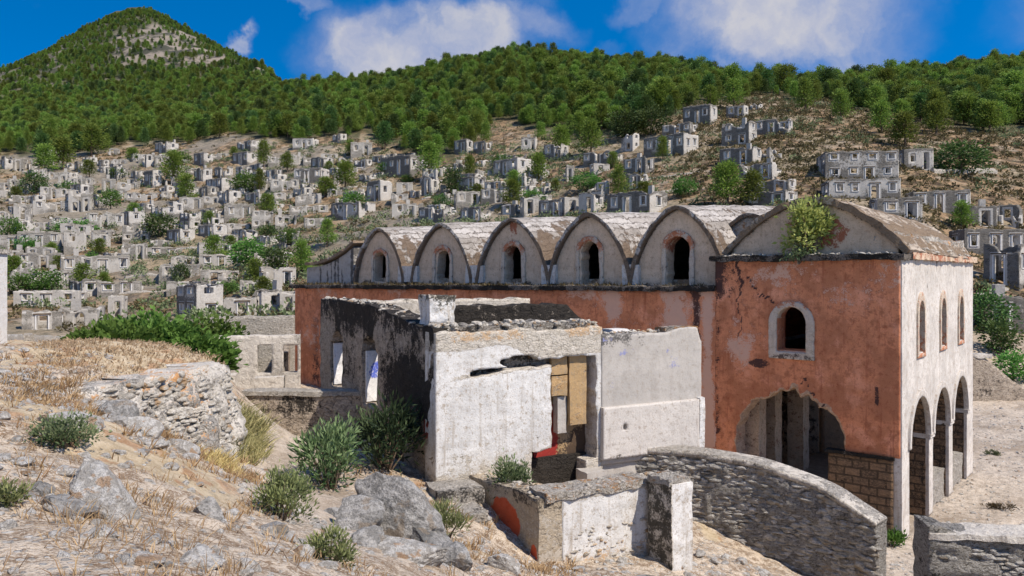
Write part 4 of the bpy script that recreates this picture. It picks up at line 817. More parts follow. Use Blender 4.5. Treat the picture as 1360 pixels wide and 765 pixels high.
# near parapet at the lower right, wall beyond the courtyard, walls left of the house
NP = empty('parapet_wall', (6.75, 12.95, -7.42), R(-6), 'short grey rubble parapet in the lower right corner below the courtyard', 'wall')
obj('masonry', wall_mesh('masonry', 5.2, -.5, 3.4, lambda u, v: v - (3.2 + .035 * n1(u, 0 * v, 3, 2) + .1 * sm(.5, .2, u) - .04 * u), .55, .06, .12, 5., 172, lambda u, v: (.25 + .3 * n1(u, v, 3, 1.2), .35 * sm(.6, .2, u) + .3 * n1(u, v, 4, 1.4), .1 + 0 * u)), CURV, NP)
obj('coping', rough_box('coping', (5.15, .66, .1), .07, .04, 3, 173, lambda x, y, z: (.7, .0 + .25 * n1(x, y, 4, 2), .1)), PALE, NP, (2.6, .28, 3.08)).rotation_euler = (0, .008, 0)
YW = empty('yard_wall', (25.6, 45.5, -7.8), R(8), 'dark rubble wall with a sloping broken top behind the church courtyard', 'wall')
obj('masonry', wall_mesh('masonry', 9, -.4, 3.4, lambda u, v: v - np.interp(u + .25 * n1(u, v, 3, 1.5), [0, 1.5, 2.6, 4.0, 9], [3.0, 2.9, 2.1, 1.15, .9]), .6, .14, .08, 2, 174, lambda u, v: (.1 + .2 * n1(u, v, 3, 1), .25 + .4 * n1(u, v, 4, 1.2), .1 + 0 * u)), DARKST, YW)
obj('broken_top', rough_box('broken_top', (2.2, .7, .22), .1, .08, 3, 175, lambda x, y, z: (.6, .1, .2)), PALE, YW, (.9, .3, 2.9))
SW = empty('boundary_wall', (-7.35, 21.6, -4.5), R(-2), 'low dark boundary wall with pale coping between the retaining wall and the house', 'wall')
obj('masonry', wall_mesh('masonry', 3.5, -.3, 1.28, lambda u, v: v - (1.2 + .03 * n1(u, 0 * v, 3, 2)), .5, .07, .05, 2.6, 176, lambda u, v: (.15 + .2 * n1(u, v, 3, 1.2), .35 + .45 * n1(u, v, 4, 1.2), 0 * u)), DARKST, SW)  # masonry darkened to stand in for shade on its front
obj('coping', rough_box('coping', (3.45, .62, .12), .06, .04, 3, 177, lambda x, y, z: (.4, .1 + .3 * n1(x, y, 4, 2), .1)), PALE, SW, (1.75, .26, 1.16))
# stone retaining wall of the terrace: battered rubble face looking down to the path
rp = np.array([(-8.6, 11.6, -2.5, -1.95), (-7.0, 12.2, -2.9, -1.8), (-6.2, 13.0, -3.15, -1.8), (-5.72, 14.6, -3.55, -1.78), (-5.62, 15.6, -3.6, -1.8), (-6.2, 16.3, -3.6, -1.85)])
ru = np.concatenate([[0], np.cumsum(np.hypot(np.diff(rp[:, 0]), np.diff(rp[:, 1])))]); RL = ru[-1]
def rbend(P):
    u, y, z = P.T
    a, b = interp(u, ru, rp[:, 0]), interp(u, ru, rp[:, 1])
    e = .05; a2, b2 = interp(u + e, ru, rp[:, 0]), interp(u + e, ru, rp[:, 1]); a1, b1 = interp(u - e, ru, rp[:, 0]), interp(u - e, ru, rp[:, 1])
    tx, ty = a2 - a1, b2 - b1; l = np.maximum(np.hypot(tx, ty), 1e-6); tx, ty = tx / l, ty / l
    y = y + (z + 1.75) * .28
    return np.stack([a - ty * y - rp[0, 0], b + tx * y - rp[0, 1], z + 3.6], 1)
RW = empty('retaining_wall', (rp[0, 0], rp[0, 1], -3.6), 0, 'pale battered rubble retaining wall holding up the grassy terrace at left', 'wall')
obj('masonry', wall_mesh('masonry', RL, -3.9, -1.5, lambda u, v: v - (interp(u, ru, rp[:, 3]) + .1 * n1(u, 0 * v, 3, 1.6) - .5 * sm(1.5, 0, u)), .7, .06, .2, 3.6, 178, lambda u, v: (.6 + .35 * n1(u, v, 3, 1.), -.05 + .2 * n1(u, v, 4, 1.6), .15 + .55 * n1(u, v, 6, .7)), rbend), PALE, RW)
facing(RW, rbend, 1500, .1, RL - .1, lambda u: interp(u, ru, rp[:, 3]) - .02 - .5 * sm(1.5, 0, u), lambda u: interp(u, ru, rp[:, 2]) - .7, .035, .10, STONEB, 191)
facing(NP, lambda Q: Q, 900, .25, 5.1, lambda u: 3.0 - .04 * u, lambda u: 0 * u + 1.2, .04, .09, STONEA, 192, 0., (1.5, .6, .5))
# roofless rooms left of the church
RO = empty('ruined_rooms', (-11.9, 31.5, -5.0), R(14), 'low roofless pale stone rooms with square openings left of the church', 'ruin')
obj('front_wall', wall_mesh('front_wall', 3.42, -.3, 2.7, lambda u, v: cut(v - (2.45 + .06 * n1(u, 0 * v, 3, 1.5)), rect(u, v, 1.75, 2.3, .95, 2.1), rect(u, v, 2.75, 3.3, .95, 2.05)), .5, .09, .04, 2, 180, lambda u, v: (.6 + .3 * n1(u, v, 3, .8), .1 + .2 * n1(u, v, 4, 1.), .1 + 0 * u)), PALE, RO)
obj('rear_wall', wall_mesh('rear_wall', 3.7, -.3, 3.3, lambda u, v: v - (3.0 + .08 * n1(u, 0 * v, 3, 1.5)), .6, .1, .05, 2, 181, lambda u, v: (.3 + .3 * n1(u, v, 3, .8), .1 + .3 * n1(u, v, 4, 1.), .1 + 0 * u)), PALE, RO, (-.6, 4.2, 0))
obj('room_divider', wall_mesh('room_divider', 3.6, -.3, 2.2, lambda u, v: v - (1.7 + .05 * n1(u, 0 * v, 3, 2)), .45, .1, .05, 2, 182, lambda u, v: (.35 + 0 * u, .3 + .3 * n1(u, v, 4, 1.), 0 * u)), DARKST, RO, (2.45, 4.2, 0), R(-90))
obj('left_wall', wall_mesh('left_wall', 3.8, -.3, 2.4, lambda u, v: v - (2.1 + .05 * n1(u, 0 * v, 3, 2)), .45, .1, .05, 2, 183, lambda u, v: (.35 + 0 * u, .3 + .3 * n1(u, v, 4, 1.), 0 * u)), DARKST, RO, (-.5, 4.2, 0), R(-90))
obj('stub_wall', rough_box('stub_wall', (1.1, .5, 1.1), .08, .05, 3, 184, lambda x, y, z: (.8, .9 * (x > .5) + .1, 0)), PALE, RO, (2.3, -1.5, -.1))
obj('stub_wall', rough_box('stub_wall', (1.5, .5, .9), .08, .05, 3, 185, lambda x, y, z: (.8, .1, 0)), PALE, RO, (.3, -1.2, .2))
# loose stones left on the broken wall tops
r = np.random.default_rng(300)
n = 170; u = r.uniform(.05, 4.15, n); Pa = np.stack([u, r.uniform(.02, .6, n), 3.2 + .1 * n1(u, 0 * u, 3, 1.2) + r.uniform(-.05, .06, n)], 1)
n = 170; u = r.uniform(.1, 9.5, n); Pb = np.stack([r.uniform(.05, .6, n), 9.64 - u, 3.56 - .33 * sm(4.2, 9, u) + .06 * n1(u, 0 * u, 3, 2.) + r.uniform(-.04, .03, n)], 1)
n = 60; u = r.uniform(4.3, 7.05, n); Pc = np.stack([u, r.uniform(.1, .5, n), 2.95 + .05 * n1(u - 4.16, 0 * u, 3, 2) + r.uniform(-.04, .02, n)], 1)
P_ = np.concatenate([Pa, Pb, Pc]); o = obj('loose_stones', stones('loose_stones', P_, r.uniform(0, 6.28, len(P_)), r.uniform(.03, .10, len(P_)), 301, (1.2, .8, .55)), STONEB, HO); o['kind'] = 'stuff'
n = 130; u = r.uniform(.05, 2.4, n); Pa = np.stack([u + .45, r.uniform(0, .5, n), np.full(n, 1.47) + r.uniform(-.05, .04, n)], 1)
n = 90; u = r.uniform(.05, 3.2, n); Pb = np.stack([r.uniform(.02, .46, n), 3.3 - u, 1.42 - .22 * sm(3.0, .3, u) + r.uniform(-.05, .04, n)], 1)
n = 150; u = r.uniform(.1, 2.35, n); v = r.uniform(0, 1, n) ** 1.8 * .75; Pc = np.stack([u + .5, np.full(n, .01), v], 1)
P_ = np.concatenate([Pa, Pb, Pc]); o = obj('loose_stones', stones('loose_stones', P_, np.concatenate([r.uniform(0, 6.28, 220), r.normal(size=150) * .1]), r.uniform(.025, .075, len(P_)), 302, (1.2, .75, .6)), STONEB, CW); o['kind'] = 'stuff'
n = 260; v = r.uniform(.6, 9.6, n); Pa = np.stack([r.uniform(-.85, .1, n), v, 8.22 + r.uniform(-.05, .1, n)], 1); Pa[:, 2] += .38 * sm(.1, -.7, Pa[:, 0])
o = obj('eaves_stones', stones('eaves_stones', Pa, r.uniform(0, 6.28, n), r.uniform(.04, .13, n), 303, (1.2, .8, .6)), STONEB, CH); o['kind'] = 'stuff'
n = 200; u = r.uniform(-5.3, -.2, n); Pa = np.stack([u, r.uniform(-.1, .4, n), 8.12 + r.uniform(-.02, .05, n)], 1)
o = obj('ledge_stones', stones('ledge_stones', Pa, r.uniform(0, 6.28, n), r.uniform(.025, .075, n), 304, (1.3, .8, .6)), STONEA, CH); o['kind'] = 'stuff'
# ------------------------------------------------------------------ the deserted village
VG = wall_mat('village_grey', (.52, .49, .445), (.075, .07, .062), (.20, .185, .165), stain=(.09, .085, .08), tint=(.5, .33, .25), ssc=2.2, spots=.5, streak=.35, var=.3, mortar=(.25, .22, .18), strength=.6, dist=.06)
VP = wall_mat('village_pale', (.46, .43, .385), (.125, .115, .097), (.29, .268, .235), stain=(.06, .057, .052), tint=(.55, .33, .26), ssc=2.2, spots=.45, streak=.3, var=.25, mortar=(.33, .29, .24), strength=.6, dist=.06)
SURR = wall_mat('window_whitewash', (.74, .72, .69), (.45, .42, .38), (.6, .56, .5), spots=.4, streak=.2, var=.15)

def ruin(name, W, D, Hh, rz, seed, plaster=.5, storeys=1, front=3, side=1, broken=.5, pale=False, detail=False, cell=None, door=True, jag=.35, arched=False):
    """roofless stone shell; local x along the front, y into the slope, origin at the middle of the front's foot"""
    r = np.random.default_rng(seed)
    cell = cell or .34; t = min(.5, .12 * min(W, D)); P = 2 * (W + D); dn = min(3.0, .3 * D + .8)
    Hh = Hh * r.uniform(.88, 1.0); sides = [(0, W), (W, W + D), (W + D, 2 * W + D), (2 * W + D, P)]
    holes = []
    sh = Hh / storeys
    for s_, (a, b) in enumerate(sides):
        n = front if s_ == 0 else (side if s_ in (1, 3) else max(front - 1, 1))
        for st_ in range(storeys):
            for k in range(n):
                uc = a + (b - a) * (k + .5 + r.uniform(-.12, .12)) / n; hw = min(.46, (b - a) / n * .17) * r.uniform(.8, 1.15)
                v0 = st_ * sh + sh * r.uniform(.36, .46); v1 = v0 + min(sh * .36, 1.3)
                if door and s_ == 0 and st_ == 0 and k == n // 2: v0, hw = .02, hw * 1.15
                holes.append((uc, hw, v0, v1, s_))
    chunk = [(r.uniform(0, P), r.uniform(.8, 2.4), r.uniform(.1, .6) * Hh * broken) for _ in range(int(1 + 4 * broken))]
    so = seed % 97
    def top(u):
        h = Hh * (1 - .05 * broken) + jag * .35 * vnoise(u * .9, 0 * u, so, 1) + jag * .3 * vnoise(u * 2.7, 0 * u, so, 2)
        for c, w_, d in chunk:
            du = np.minimum(np.abs(u - c), P - np.abs(u - c)); h = h - d * sm(w_, w_ * .35, du + .25 * vnoise(u * 2, 0 * u, so, 5))
        return np.maximum(h, .5)
    def sdf(u, v):
        s = (v - top(u)) * .8
        for uc, hw, v0, v1, _ in holes:
            s = cut(s, arch(u, v, uc, hw, v0, v1 - hw) if arched else rect(u, v, uc - hw, uc + hw, v0, v1))
        return s
    def mask(u, v):
        m = plaster + .55 * fbm(u * .35, v * .45, so, 7, 3) - .3 * sm(.8, .0, v) - .45 * sm(-.5, 0, v - top(u))
        if not pale: m = m + .5 * ((u > W) & (u < W + D))  # more plaster on right ends, also standing in for their sunlight
        for uc, hw, v0, v1, _ in holes:
            m = np.maximum(m, 1.05 * sm(.42, .22, rect(u, v, uc - hw, uc + hw, v0, v1)))
        return m, .2 * sm(-.8, 0, v - top(u)) + .25 * sm(1.0, 0, v) + .35 * fbm(u * .6, v * .3, so, 8, 3), 0 * u + (.0)
    corners = np.array([(-W / 2, 0), (W / 2, 0), (W / 2, D), (-W / 2, D), (-W / 2, 0)])
    inner = np.array([(-W / 2 + t, t), (W / 2 - t, t), (W / 2 - t, D - t), (-W / 2 + t, D - t), (-W / 2 + t, t)])
    kn = np.array([0, W, W + D, 2 * W + D, P])
    def bend(Q):
        u, y, z = Q.T; f = np.clip(y / t, -.2, 1.2)
        return np.stack([np.interp(u, kn, corners[:, 0]) * (1 - f) + np.interp(u, kn, inner[:, 0]) * f, np.interp(u, kn, corners[:, 1]) * (1 - f) + np.interp(u, kn, inner[:, 1]) * f, z], 1)
    me = wall_mesh('walls', P, -dn, Hh + jag + .3, sdf, t, cell, .03 if cell < .3 else .05, 1.5, seed, mask, bend, caps=False)
    root = empty(name, (0, 0, 0), rz)
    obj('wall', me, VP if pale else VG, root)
    if detail:
        k = 0
        for uc, hw, v0, v1, s_ in holes:
            if s_ == 2 or (s_ in (1, 3) and k > 8): continue
            if top(np.array([uc]))[0] < v1 + .3: continue
            a, b = sides[s_]; q = (uc - a)
            x, y, ang = {0: (-W / 2 + q, 0, 0), 1: (W / 2, q, R(90)), 3: (-W / 2, D - q, R(-90))}[s_]
            e = .11
            def fsd(u, v): return np.maximum(rect(u, v, 0, 2 * hw + 2 * e, 0, v1 - v0 + 2 * e), -rect(u, v, e, 2 * hw + e, e if v0 > .1 else -1, v1 - v0 + e))
            fr = obj('window_frame' if v0 > .1 else 'door_frame', wall_mesh('frame', 2 * hw + 2 * e, 0, v1 - v0 + 2 * e, fsd, .25, .11, 0, 1, 1, lambda u, v: (1 + 0 * u, 0 * u, 0 * u)), SURR, root)
            cx, sx = math.cos(ang), math.sin(ang); ox, oy = -(hw + e), -.06
            fr.location = (x + cx * ox - sx * oy, y + sx * ox + cx * oy, v0 - e); fr.rotation_euler = (0, 0, ang)
            lt = obj('lintel', box('lintel', (2 * hw + .5, .35, .13)), WOOD, fr, (hw + e, .12, v1 - v0 + 2 * e - .02))
            k += 1
        if W > 7 and D > 4:
            u0 = r.uniform(.35, .65) * W - W / 2
            obj('partition_wall', wall_mesh('partition_wall', D - 2 * t - .04, -.5, Hh, lambda u, v: v - Hh * .8 + .3 * fbm(u, 0 * u, 0, seed, 2), .35, .3, .03, 1.5, seed + 1, lambda u, v: (plaster + .2 + .4 * fbm(u * .4, v * .4, 0, 4, 2), 0 * u, 0 * u)), VP if pale else VG, root, (u0, t + .02, 0), R(90))
    if r.uniform() < .28 and Hh < 6:
        c = obj('chimney', rough_box('chimney', (.75, .6, Hh * .35 + .6), .3, .06, 2, seed, lambda x, y, z: (.9, .0, 0)), VP, root, (r.uniform(-.3, .3) * W, D - t / 2 - .31, Hh * .78))
    return root, len([h for h in holes if h[4] == 0])

# (x0, x1, foot y, top y, way it faces, storeys, openings) read off the photograph
HL = """14 0 224 206 d 1|16 31 228 208 l 1|52 77 212 197 l 1|94 120 229 212 d 1|41 58 238 223 l 1|75 88 250 228 l 1|10 23 252 236 l 1|51 88 264 247 l 1|89 106 282 250 l 2|142 156 207 197 l 1|165 185 214 202 d 1|186 203 222 204 d 1|204 218 221 206 l 1|201 235 202 188 d 1|136 168 238 222 d 1|188 213 250 227 d 1|217 231 248 236 l 1|133 152 256 236 l 1|153 182 255 243 l 1|162 215 267 253 l 1|16 38 292 269 l 1|40 97 283 268 l 1|106 120 283 258 l 1|109 160 302 280 L 1|60 116 302 288 L 1|168 198 318 294 l 2|194 236 289 272 d 1|254 282 219 203 d 1|305 342 219 202 d 1|310 350 199 187 d 1|388 419 199 184 e 1|440 460 189 177 d 1|354 379 219 205 l 1|380 405 219 205 l 1|410 442 225 207 d 1|254 281 240 221 d 1|282 308 237 220 d 1|310 335 237 219 d 1|268 312 253 238 d 1|284 319 271 253 d 1|321 358 270 255 d 1|389 432 243 223 e 1|294 336 292 269 l 1|331 362 303 278 l 2|362 393 305 283 l 1|379 435 286 272 l 1|437 470 292 269 d 1|220 240 288 265 d 1|234 266 305 279 d 2|356 396 255 238 l 1|400 439 307 292 l 1|20 78 330 308 a 1|78 141 334 306 L 1|159 197 323 300 l 2|158 191 348 323 l 1|192 240 340 324 l 1|71 164 367 336 L 1|18 71 358 333 l 1|10 35 383 344 l 2|36 81 383 359 w 1|12 100 406 386 w 1|21 74 437 411 L 1|76 126 434 407 A 1|139 160 424 393 w 1|224 294 421 372 d 2|262 297 374 358 l 1|258 306 341 320 L 1|260 318 358 338 l 1|334 380 361 335 l 1|341 391 384 355 W 1|291 338 424 396 w 1|337 366 420 383 d 1|314 341 394 373 l 1|366 391 416 388 w 1|368 396 328 306 l 1|304 341 321 304 d 1|216 257 322 303 d 1|463 494 207 187 l 1|503 567 233 207 d 1|602 628 205 186 d 1|628 654 205 187 d 1|692 714 202 183 e 1|722 755 212 190 d 1|654 705 233 210 d 1|560 581 261 233 d 1|602 645 252 235 d 1|602 638 276 252 l 1|638 675 272 252 e 1|482 520 268 237 d 1|525 548 257 243 w 1|440 497 291 268 d 1|518 553 291 268 l 1|553 609 291 273 d 1|610 652 293 273 d 1|692 715 286 262 w 1|715 760 288 265 d 1|750 762 242 218 l 1|441 460 247 228 l 1|909 954 165 140 d 1|966 995 156 139 d 1|996 1013 145 136 d 1|881 928 178 163 d 1|827 848 201 177 d 2|857 928 206 177 d 1|961 1006 192 161 d 2|1006 1055 178 158 d 1|775 827 218 200 d 1|829 869 233 209 d 1|785 810 229 217 w 1|959 1013 218 193 d 1|1018 1039 212 195 l 1|985 1039 238 216 d 1|1001 1060 253 236 d 1|992 1060 274 253 d 1|834 860 251 231 d 1|782 808 270 236 d 2|808 886 285 250 d 1|745 771 286 264 w 1|771 800 285 254 d 1|1202 1242 226 198 e 1|1167 1229 291 263 e 1|1216 1293 282 249 E 1|1293 1327 301 272 e 1|1328 1362 302 270 d 1|1283 1366 344 303 E 1|1317 1364 382 318 d 1|1311 1366 442 393 E 1|1104 1204 264 235 e 1|1099 1201 238 198 e 2"""
FACE = dict(d=(R(-40), .6), e=(R(-12), .7), E=(R(-8), .6), l=(R(14), .6), L=(R(32), .55), w=(R(12), .6), W=(R(26), .6), a=(R(10), .6), A=(R(14), .6))
taken = []; houses = []
def add_house(x0, x1, yb, yt, face, storeys, seed, extra=False):
    r = np.random.default_rng(seed)
    px, Y0 = (x0 + x1) / 2, None
    x, y = on_ray(px, yb)
    sc = F / y; a, dr = FACE[face]; a = a + R(r.uniform(-5, 5))
    Wt = (x1 - x0) / sc; W = Wt / (math.cos(a) + dr * abs(math.sin(a))); D = max(W * dr, 2.6); Hh = max((yb - yt) / sc, 1.5)
    big = (x1 - x0) > 40
    nf = int(np.clip(round(W / 2.6), 1, 5))
    plaster = {'w': .8, 'W': .85, 'd': .2, 'e': .34, 'E': .36}.get(face, .47) + r.uniform(-.3, .3)  # bare stone on d houses also stands in for their shaded fronts
    cell = np.clip(1.15 / (sc * .753), .1, .45)
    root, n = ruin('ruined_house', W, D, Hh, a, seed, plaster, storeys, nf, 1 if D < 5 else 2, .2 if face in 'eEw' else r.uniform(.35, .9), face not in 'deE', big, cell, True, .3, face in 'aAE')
    # the middle of the front foot, so that the footprint's middle lies on the ray
    off = Vector((0, D / 2, 0)); off.rotate(Matrix.Rotation(a, 3, 'Z'))
    fx = -math.sin(a) * 0
    root.location = (x - off.x * .9, y, ground_z(x, y) + .05)
    houses.append(dict(o=root, px=px, py=yb, y1=yt, w=x1 - x0, W=W, H=Hh, st=storeys, n=nf, face=face, pl=plaster, y=y)); taken.append((px, yb, x1 - x0, yb - yt))
hs = 300
for ln in HL.split('|'):
    a = ln.split(); x0, x1, yb, yt = sorted((float(a[0]), float(a[1]))) + [float(a[2]), float(a[3])]
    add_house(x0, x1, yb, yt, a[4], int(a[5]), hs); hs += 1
# the small crowded ones in between
tries = 0
while len(houses) < 288 and tries < 6000:
    tries += 1
    px, py = rng.uniform(0, 720), rng.uniform(212, 400)
    if px > 390 and py > 285: continue
    if py < np.interp(px, *FOREST_EDGE) + 10: continue
    if 160 < px < 235 and py > 345: continue
    s_ = np.interp(py, [210, 290, 400], [21, 32, 48]) * rng.uniform(.75, 1.3); h_ = s_ * rng.uniform(.32, .52)
    if any(abs(px - a) < (s_ + w_) * .35 and -h_ * .6 < (py - b) < hh * .6 for a, b, w_, hh in taken): continue
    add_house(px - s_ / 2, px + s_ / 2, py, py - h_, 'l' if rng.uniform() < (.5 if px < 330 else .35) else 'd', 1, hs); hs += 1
# labels: look, then the place found from the church, the fig thicket and the forest
COLS = [(-50, 48, "up the slope at the far left"), (48, 100, "above the left tip of the fig thicket"), (100, 150, "above the fig thicket's left half"), (150, 205, "in line below the rocky peak"),
        (205, 255, "above the fig thicket's right half"), (255, 310, "above the thicket's right tip"), (310, 362, "above the roofless rooms"), (362, 440, "above the church's low left end"),
        (440, 536, "above the first church lunette"), (536, 624, "above the second church lunette"), (624, 722, "above the third church lunette"), (722, 822, "above the fourth church lunette"),
        (822, 945, "above the fifth church lunette"), (945, 1062, "above the join of nave and porch"), (1062, 1215, "above the porch roof"), (1215, 1500, "right of the porch")]
ORD = "lowest|second|third|fourth|fifth|sixth|seventh|eighth|ninth|tenth|eleventh|twelfth|thirteenth|fourteenth|fifteenth|sixteenth|seventeenth|eighteenth|nineteenth|twentieth|twenty-first|twenty-second|twenty-third|twenty-fourth|twenty-fifth|twenty-sixth|twenty-seventh|twenty-eighth|twenty-ninth|thirtieth|thirty-first|thirty-second|thirty-third|thirty-fourth|thirty-fifth|thirty-sixth|thirty-seventh|thirty-eighth".split('|')
NUM = ['no', 'one', 'two', 'three', 'four', 'five', 'six']
for a, b, ph in COLS:
    hh = sorted([h for h in houses if a <= h['px'] < b], key=lambda h: -h['py'])
    for i, h in enumerate(hh):
        tone = {'d': 'shaded grey', 'e': 'grey', 'E': 'grey', 'w': 'whitewashed', 'W': 'whitewashed'}.get(h['face'], 'pale')
        size = 'two-storey ' if h['st'] == 2 else ('long ' if h['W'] > 2.6 * h['H'] else ('tall ' if h['H'] > 1.05 * h['W'] else ''))
        o = ORD[i] if i else 'lowest'
        tag(h['o'], f"{size}{tone} roofless ruin, {o} up {ph}" if not ph.startswith(('up', 'right')) else (f"{size}{tone} roofless ruin, {o} {ph}" if ph.startswith('up') else f"{size}{tone} roofless ruin, {o} one {ph}"), 'ruin', 'roofless houses of the deserted village')
# white house corner cut by the left edge of the photograph
WH = empty('white_house', (-20.1, 26.6, -2.6), R(-8), 'white plastered house corner rising tall at the left picture edge', 'house')
obj('wall', wall_mesh('wall', 1.45, -1., 3.4, lambda u, v: v - (3.35 + .0 * u), 3.0, .15, .02, 2, 700, lambda u, v: (.95 + 0 * u, .1 * sm(.6, 0, v), 0 * u)), LIME, WH, (-.4, 0, 0))
obj('roof_edge', rough_box('roof_edge', (1.7, 3.2, .14), .2, .03, 2, 701, lambda x, y, z: (.5, .3, .2)), PALE, WH, (.3, 1.5, 3.3))
# field walls between the terraces
TW = [(45, 455, 150, 446, 9), (150, 392, 235, 384, 7), (165, 372, 228, 366, 8), (330, 285, 395, 280, 6), (410, 262, 470, 254, 6), (455, 252, 520, 244, 5), (280, 316, 340, 311, 6), (120, 320, 165, 314, 6), (640, 242, 700, 236, 5), (560, 268, 610, 262, 5),
      (700, 250, 760, 240, 5), (830, 262, 900, 252, 6), (860, 240, 930, 228, 5), (1060, 280, 1110, 276, 5), (1240, 234, 1325, 230, 12), (40, 300, 100, 297, 5), (200, 332, 262, 330, 5), (395, 322, 440, 316, 6), (0, 455, 45, 448, 10), (1290, 400, 1340, 386, 7)]
WALLPH = ["behind the grassy terrace left of the figs", "crossing the orange bare slope, lower one", "crossing the orange bare slope, upper one", "above the roofless rooms, mid slope", "above the church's low left end", "left of the first lunette, higher up", "right of the thicket's tip, mid slope", "below the pair of windowed fronts at left", "above the third lunette", "above the second lunette", "above the fourth lunette", "above the fifth lunette, lower one", "above the fifth lunette, upper one", "behind the porch roof shrub", "under the hillside bush at right", "high at the far left edge", "under the pink-stained walls", "beside the nave's left end trees", "at the left edge by the white house", "below the arched wall right of the porch"]
for q, (xa, ya, xb, yb, hp) in enumerate(TW):
    y0 = 24. if q in (0, 18) else 45.
    a, b = on_ray(xa, ya, y0), on_ray(xb, yb, y0); L = math.hypot(b[0] - a[0], b[1] - a[1]); Hh = max(hp / F * a[1] * .8, .7)
    if L > 60: b = (b[0], a[1] + (b[1] - a[1]) * .3); L = math.hypot(b[0] - a[0], b[1] - a[1])
    nn = 24; us = np.linspace(0, L, nn); gh = ground_h(a[0] + (b[0] - a[0]) * us / L, a[1] + (b[1] - a[1]) * us / L); z0 = gh.min() - .8
    t = empty('field_wall', (a[0], a[1], z0), math.atan2(b[1] - a[1], b[0] - a[0]), 'low tumbled rubble field wall ' + WALLPH[q], 'wall', 'field walls on the hillside')
    obj('masonry', wall_mesh('masonry', L, 0, gh.max() - z0 + Hh + .5, lambda u, v: v - (np.interp(u, us, gh) - z0 + Hh + .25 * fbm(u * .7, 0 * u, q, 3, 3) - .4), .5, .3, .08, 1.5, 720 + q, lambda u, v: (.3 + .3 * n1(u, v, q, .5), .1 + .2 * n1(u, v, 4, .5), .2 * n1(u, v, 6, .5)), None), PALE, t)
# ------------------------------------------------------------------ trees
PINE = leaf_mat('pine_needles', (.07, .125, .02), (.25, .32, .06), .34)
PINED = leaf_mat('dark_pine_needles', (.035, .075, .02), (.11, .17, .045), .25)
FIG = leaf_mat('fig_leaves', (.05, .11, .018), (.14, .26, .05), .34)
OLIVE = leaf_mat('dusty_leaves', (.10, .115, .045), (.26, .27, .11), .3)
YELLOW = leaf_mat('yellow_green_leaves', (.20, .22, .055), (.46, .44, .15), .35)
GREYLF = leaf_mat('grey_green_leaves', (.055, .085, .033), (.24, .28, .14), .3)
SCRUB = leaf_mat('dry_scrub', (.055, .045, .02), (.20, .155, .075), .2)
STRAW = leaf_mat('straw', (.42, .31, .16), (.72, .58, .36), .3)
BARK = plain_mat('bark', (.12, .08, .055), (.22, .17, .12), 5, stretch=(1, 1, .3))

def crown_points(r, n, kind, H):
    """leaf bases and directions, gathered into sprays round limbs"""
    P, D, S = [], [], []
    if kind == 'pine':
        nl = 46
        for k in range(nl):
            f = (k + r.uniform()) / nl; z = H * (.18 + .80 * f)
            reach = H * .36 * (1 - f) ** .75 * r.uniform(.45, 1.15) + H * .03
            a = r.uniform(0, 2 * math.pi); m = n // nl
            t = r.uniform(.25, 1.05, m); c = np.stack([np.cos(a) * reach * t, np.sin(a) * reach * t, z + reach * .25 * t], 1)
            o = r.normal(size=(m, 3)) * np.array([.06, .06, .045]) * H
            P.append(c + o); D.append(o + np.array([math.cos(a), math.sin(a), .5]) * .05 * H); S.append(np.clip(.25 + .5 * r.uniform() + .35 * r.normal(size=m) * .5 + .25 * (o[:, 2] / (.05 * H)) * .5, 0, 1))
    else:
        nl = 30
        for k in range(nl):
            d = r.normal(size=3); d /= np.linalg.norm(d); d[2] = d[2] * .95 + .1
            c = np.array([0, 0, H * .50]) + d * np.array([.40, .40, .42]) * H * r.uniform(.55, 1.05); m = n // nl
            o = r.normal(size=(m, 3)) * np.array([.10, .10, .08]) * H
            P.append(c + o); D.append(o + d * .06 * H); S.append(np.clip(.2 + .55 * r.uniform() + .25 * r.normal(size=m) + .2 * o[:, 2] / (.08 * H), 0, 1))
    return np.concatenate(P), np.concatenate(D), np.concatenate(S)
def tree_meshes(kind, seed, n, H, lf, lw):
    r = np.random.default_rng(seed)
    P, D, S = crown_points(r, n, kind, H)
    cr = leaves('crown', P, D, lf, lw, S, seed)
    tr = tube('trunk', [(0, 0, -.8), (.02 * H, 0, .25 * H), (-.01 * H, .01 * H, .55 * H), (0, 0, .9 * H)], [.03 * H, .024 * H, .015 * H, .004 * H])
    lim = [tr]
    for k in range(7):
        a = r.uniform(0, 6.28); z = H * r.uniform(.25, .7); l = H * r.uniform(.15, .3)
        lim.append(tube('limb', [(0, 0, z), (math.cos(a) * l * .5, math.sin(a) * l * .5, z + .12 * l), (math.cos(a) * l, math.sin(a) * l, z + .4 * l)], [.012 * H, .008 * H, .003 * H], 5))
    v, q = join(lim)
    return cr, mesh('trunk', v, q, True)
PINES = [tree_meshes('pine', 900 + k, 2300, 1., .062, .03) for k in range(5)]
ROUND = [tree_meshes('round', 920 + k, 1500, 1., .075, .05) for k in range(3)]
for k, (c, t) in enumerate(PINES): c.materials.append(PINED if k == 4 else PINE); t.materials.append(BARK)
for k, (c, t) in enumerate(ROUND): c.materials.append(FIG if k < 2 else PINED); t.materials.append(BARK)
def plant_tree(name, protos, k, x, y, z, h, wide=1., rz=0., label=None, cat='tree', group=None):
    root = empty(name, (x, y, z), rz, label, cat, group)
    root.scale = (h * wide, h * wide, h)
    c, t = protos[k]
    obj('crown', c, None, root); obj('trunk', t, None, root)
    return root
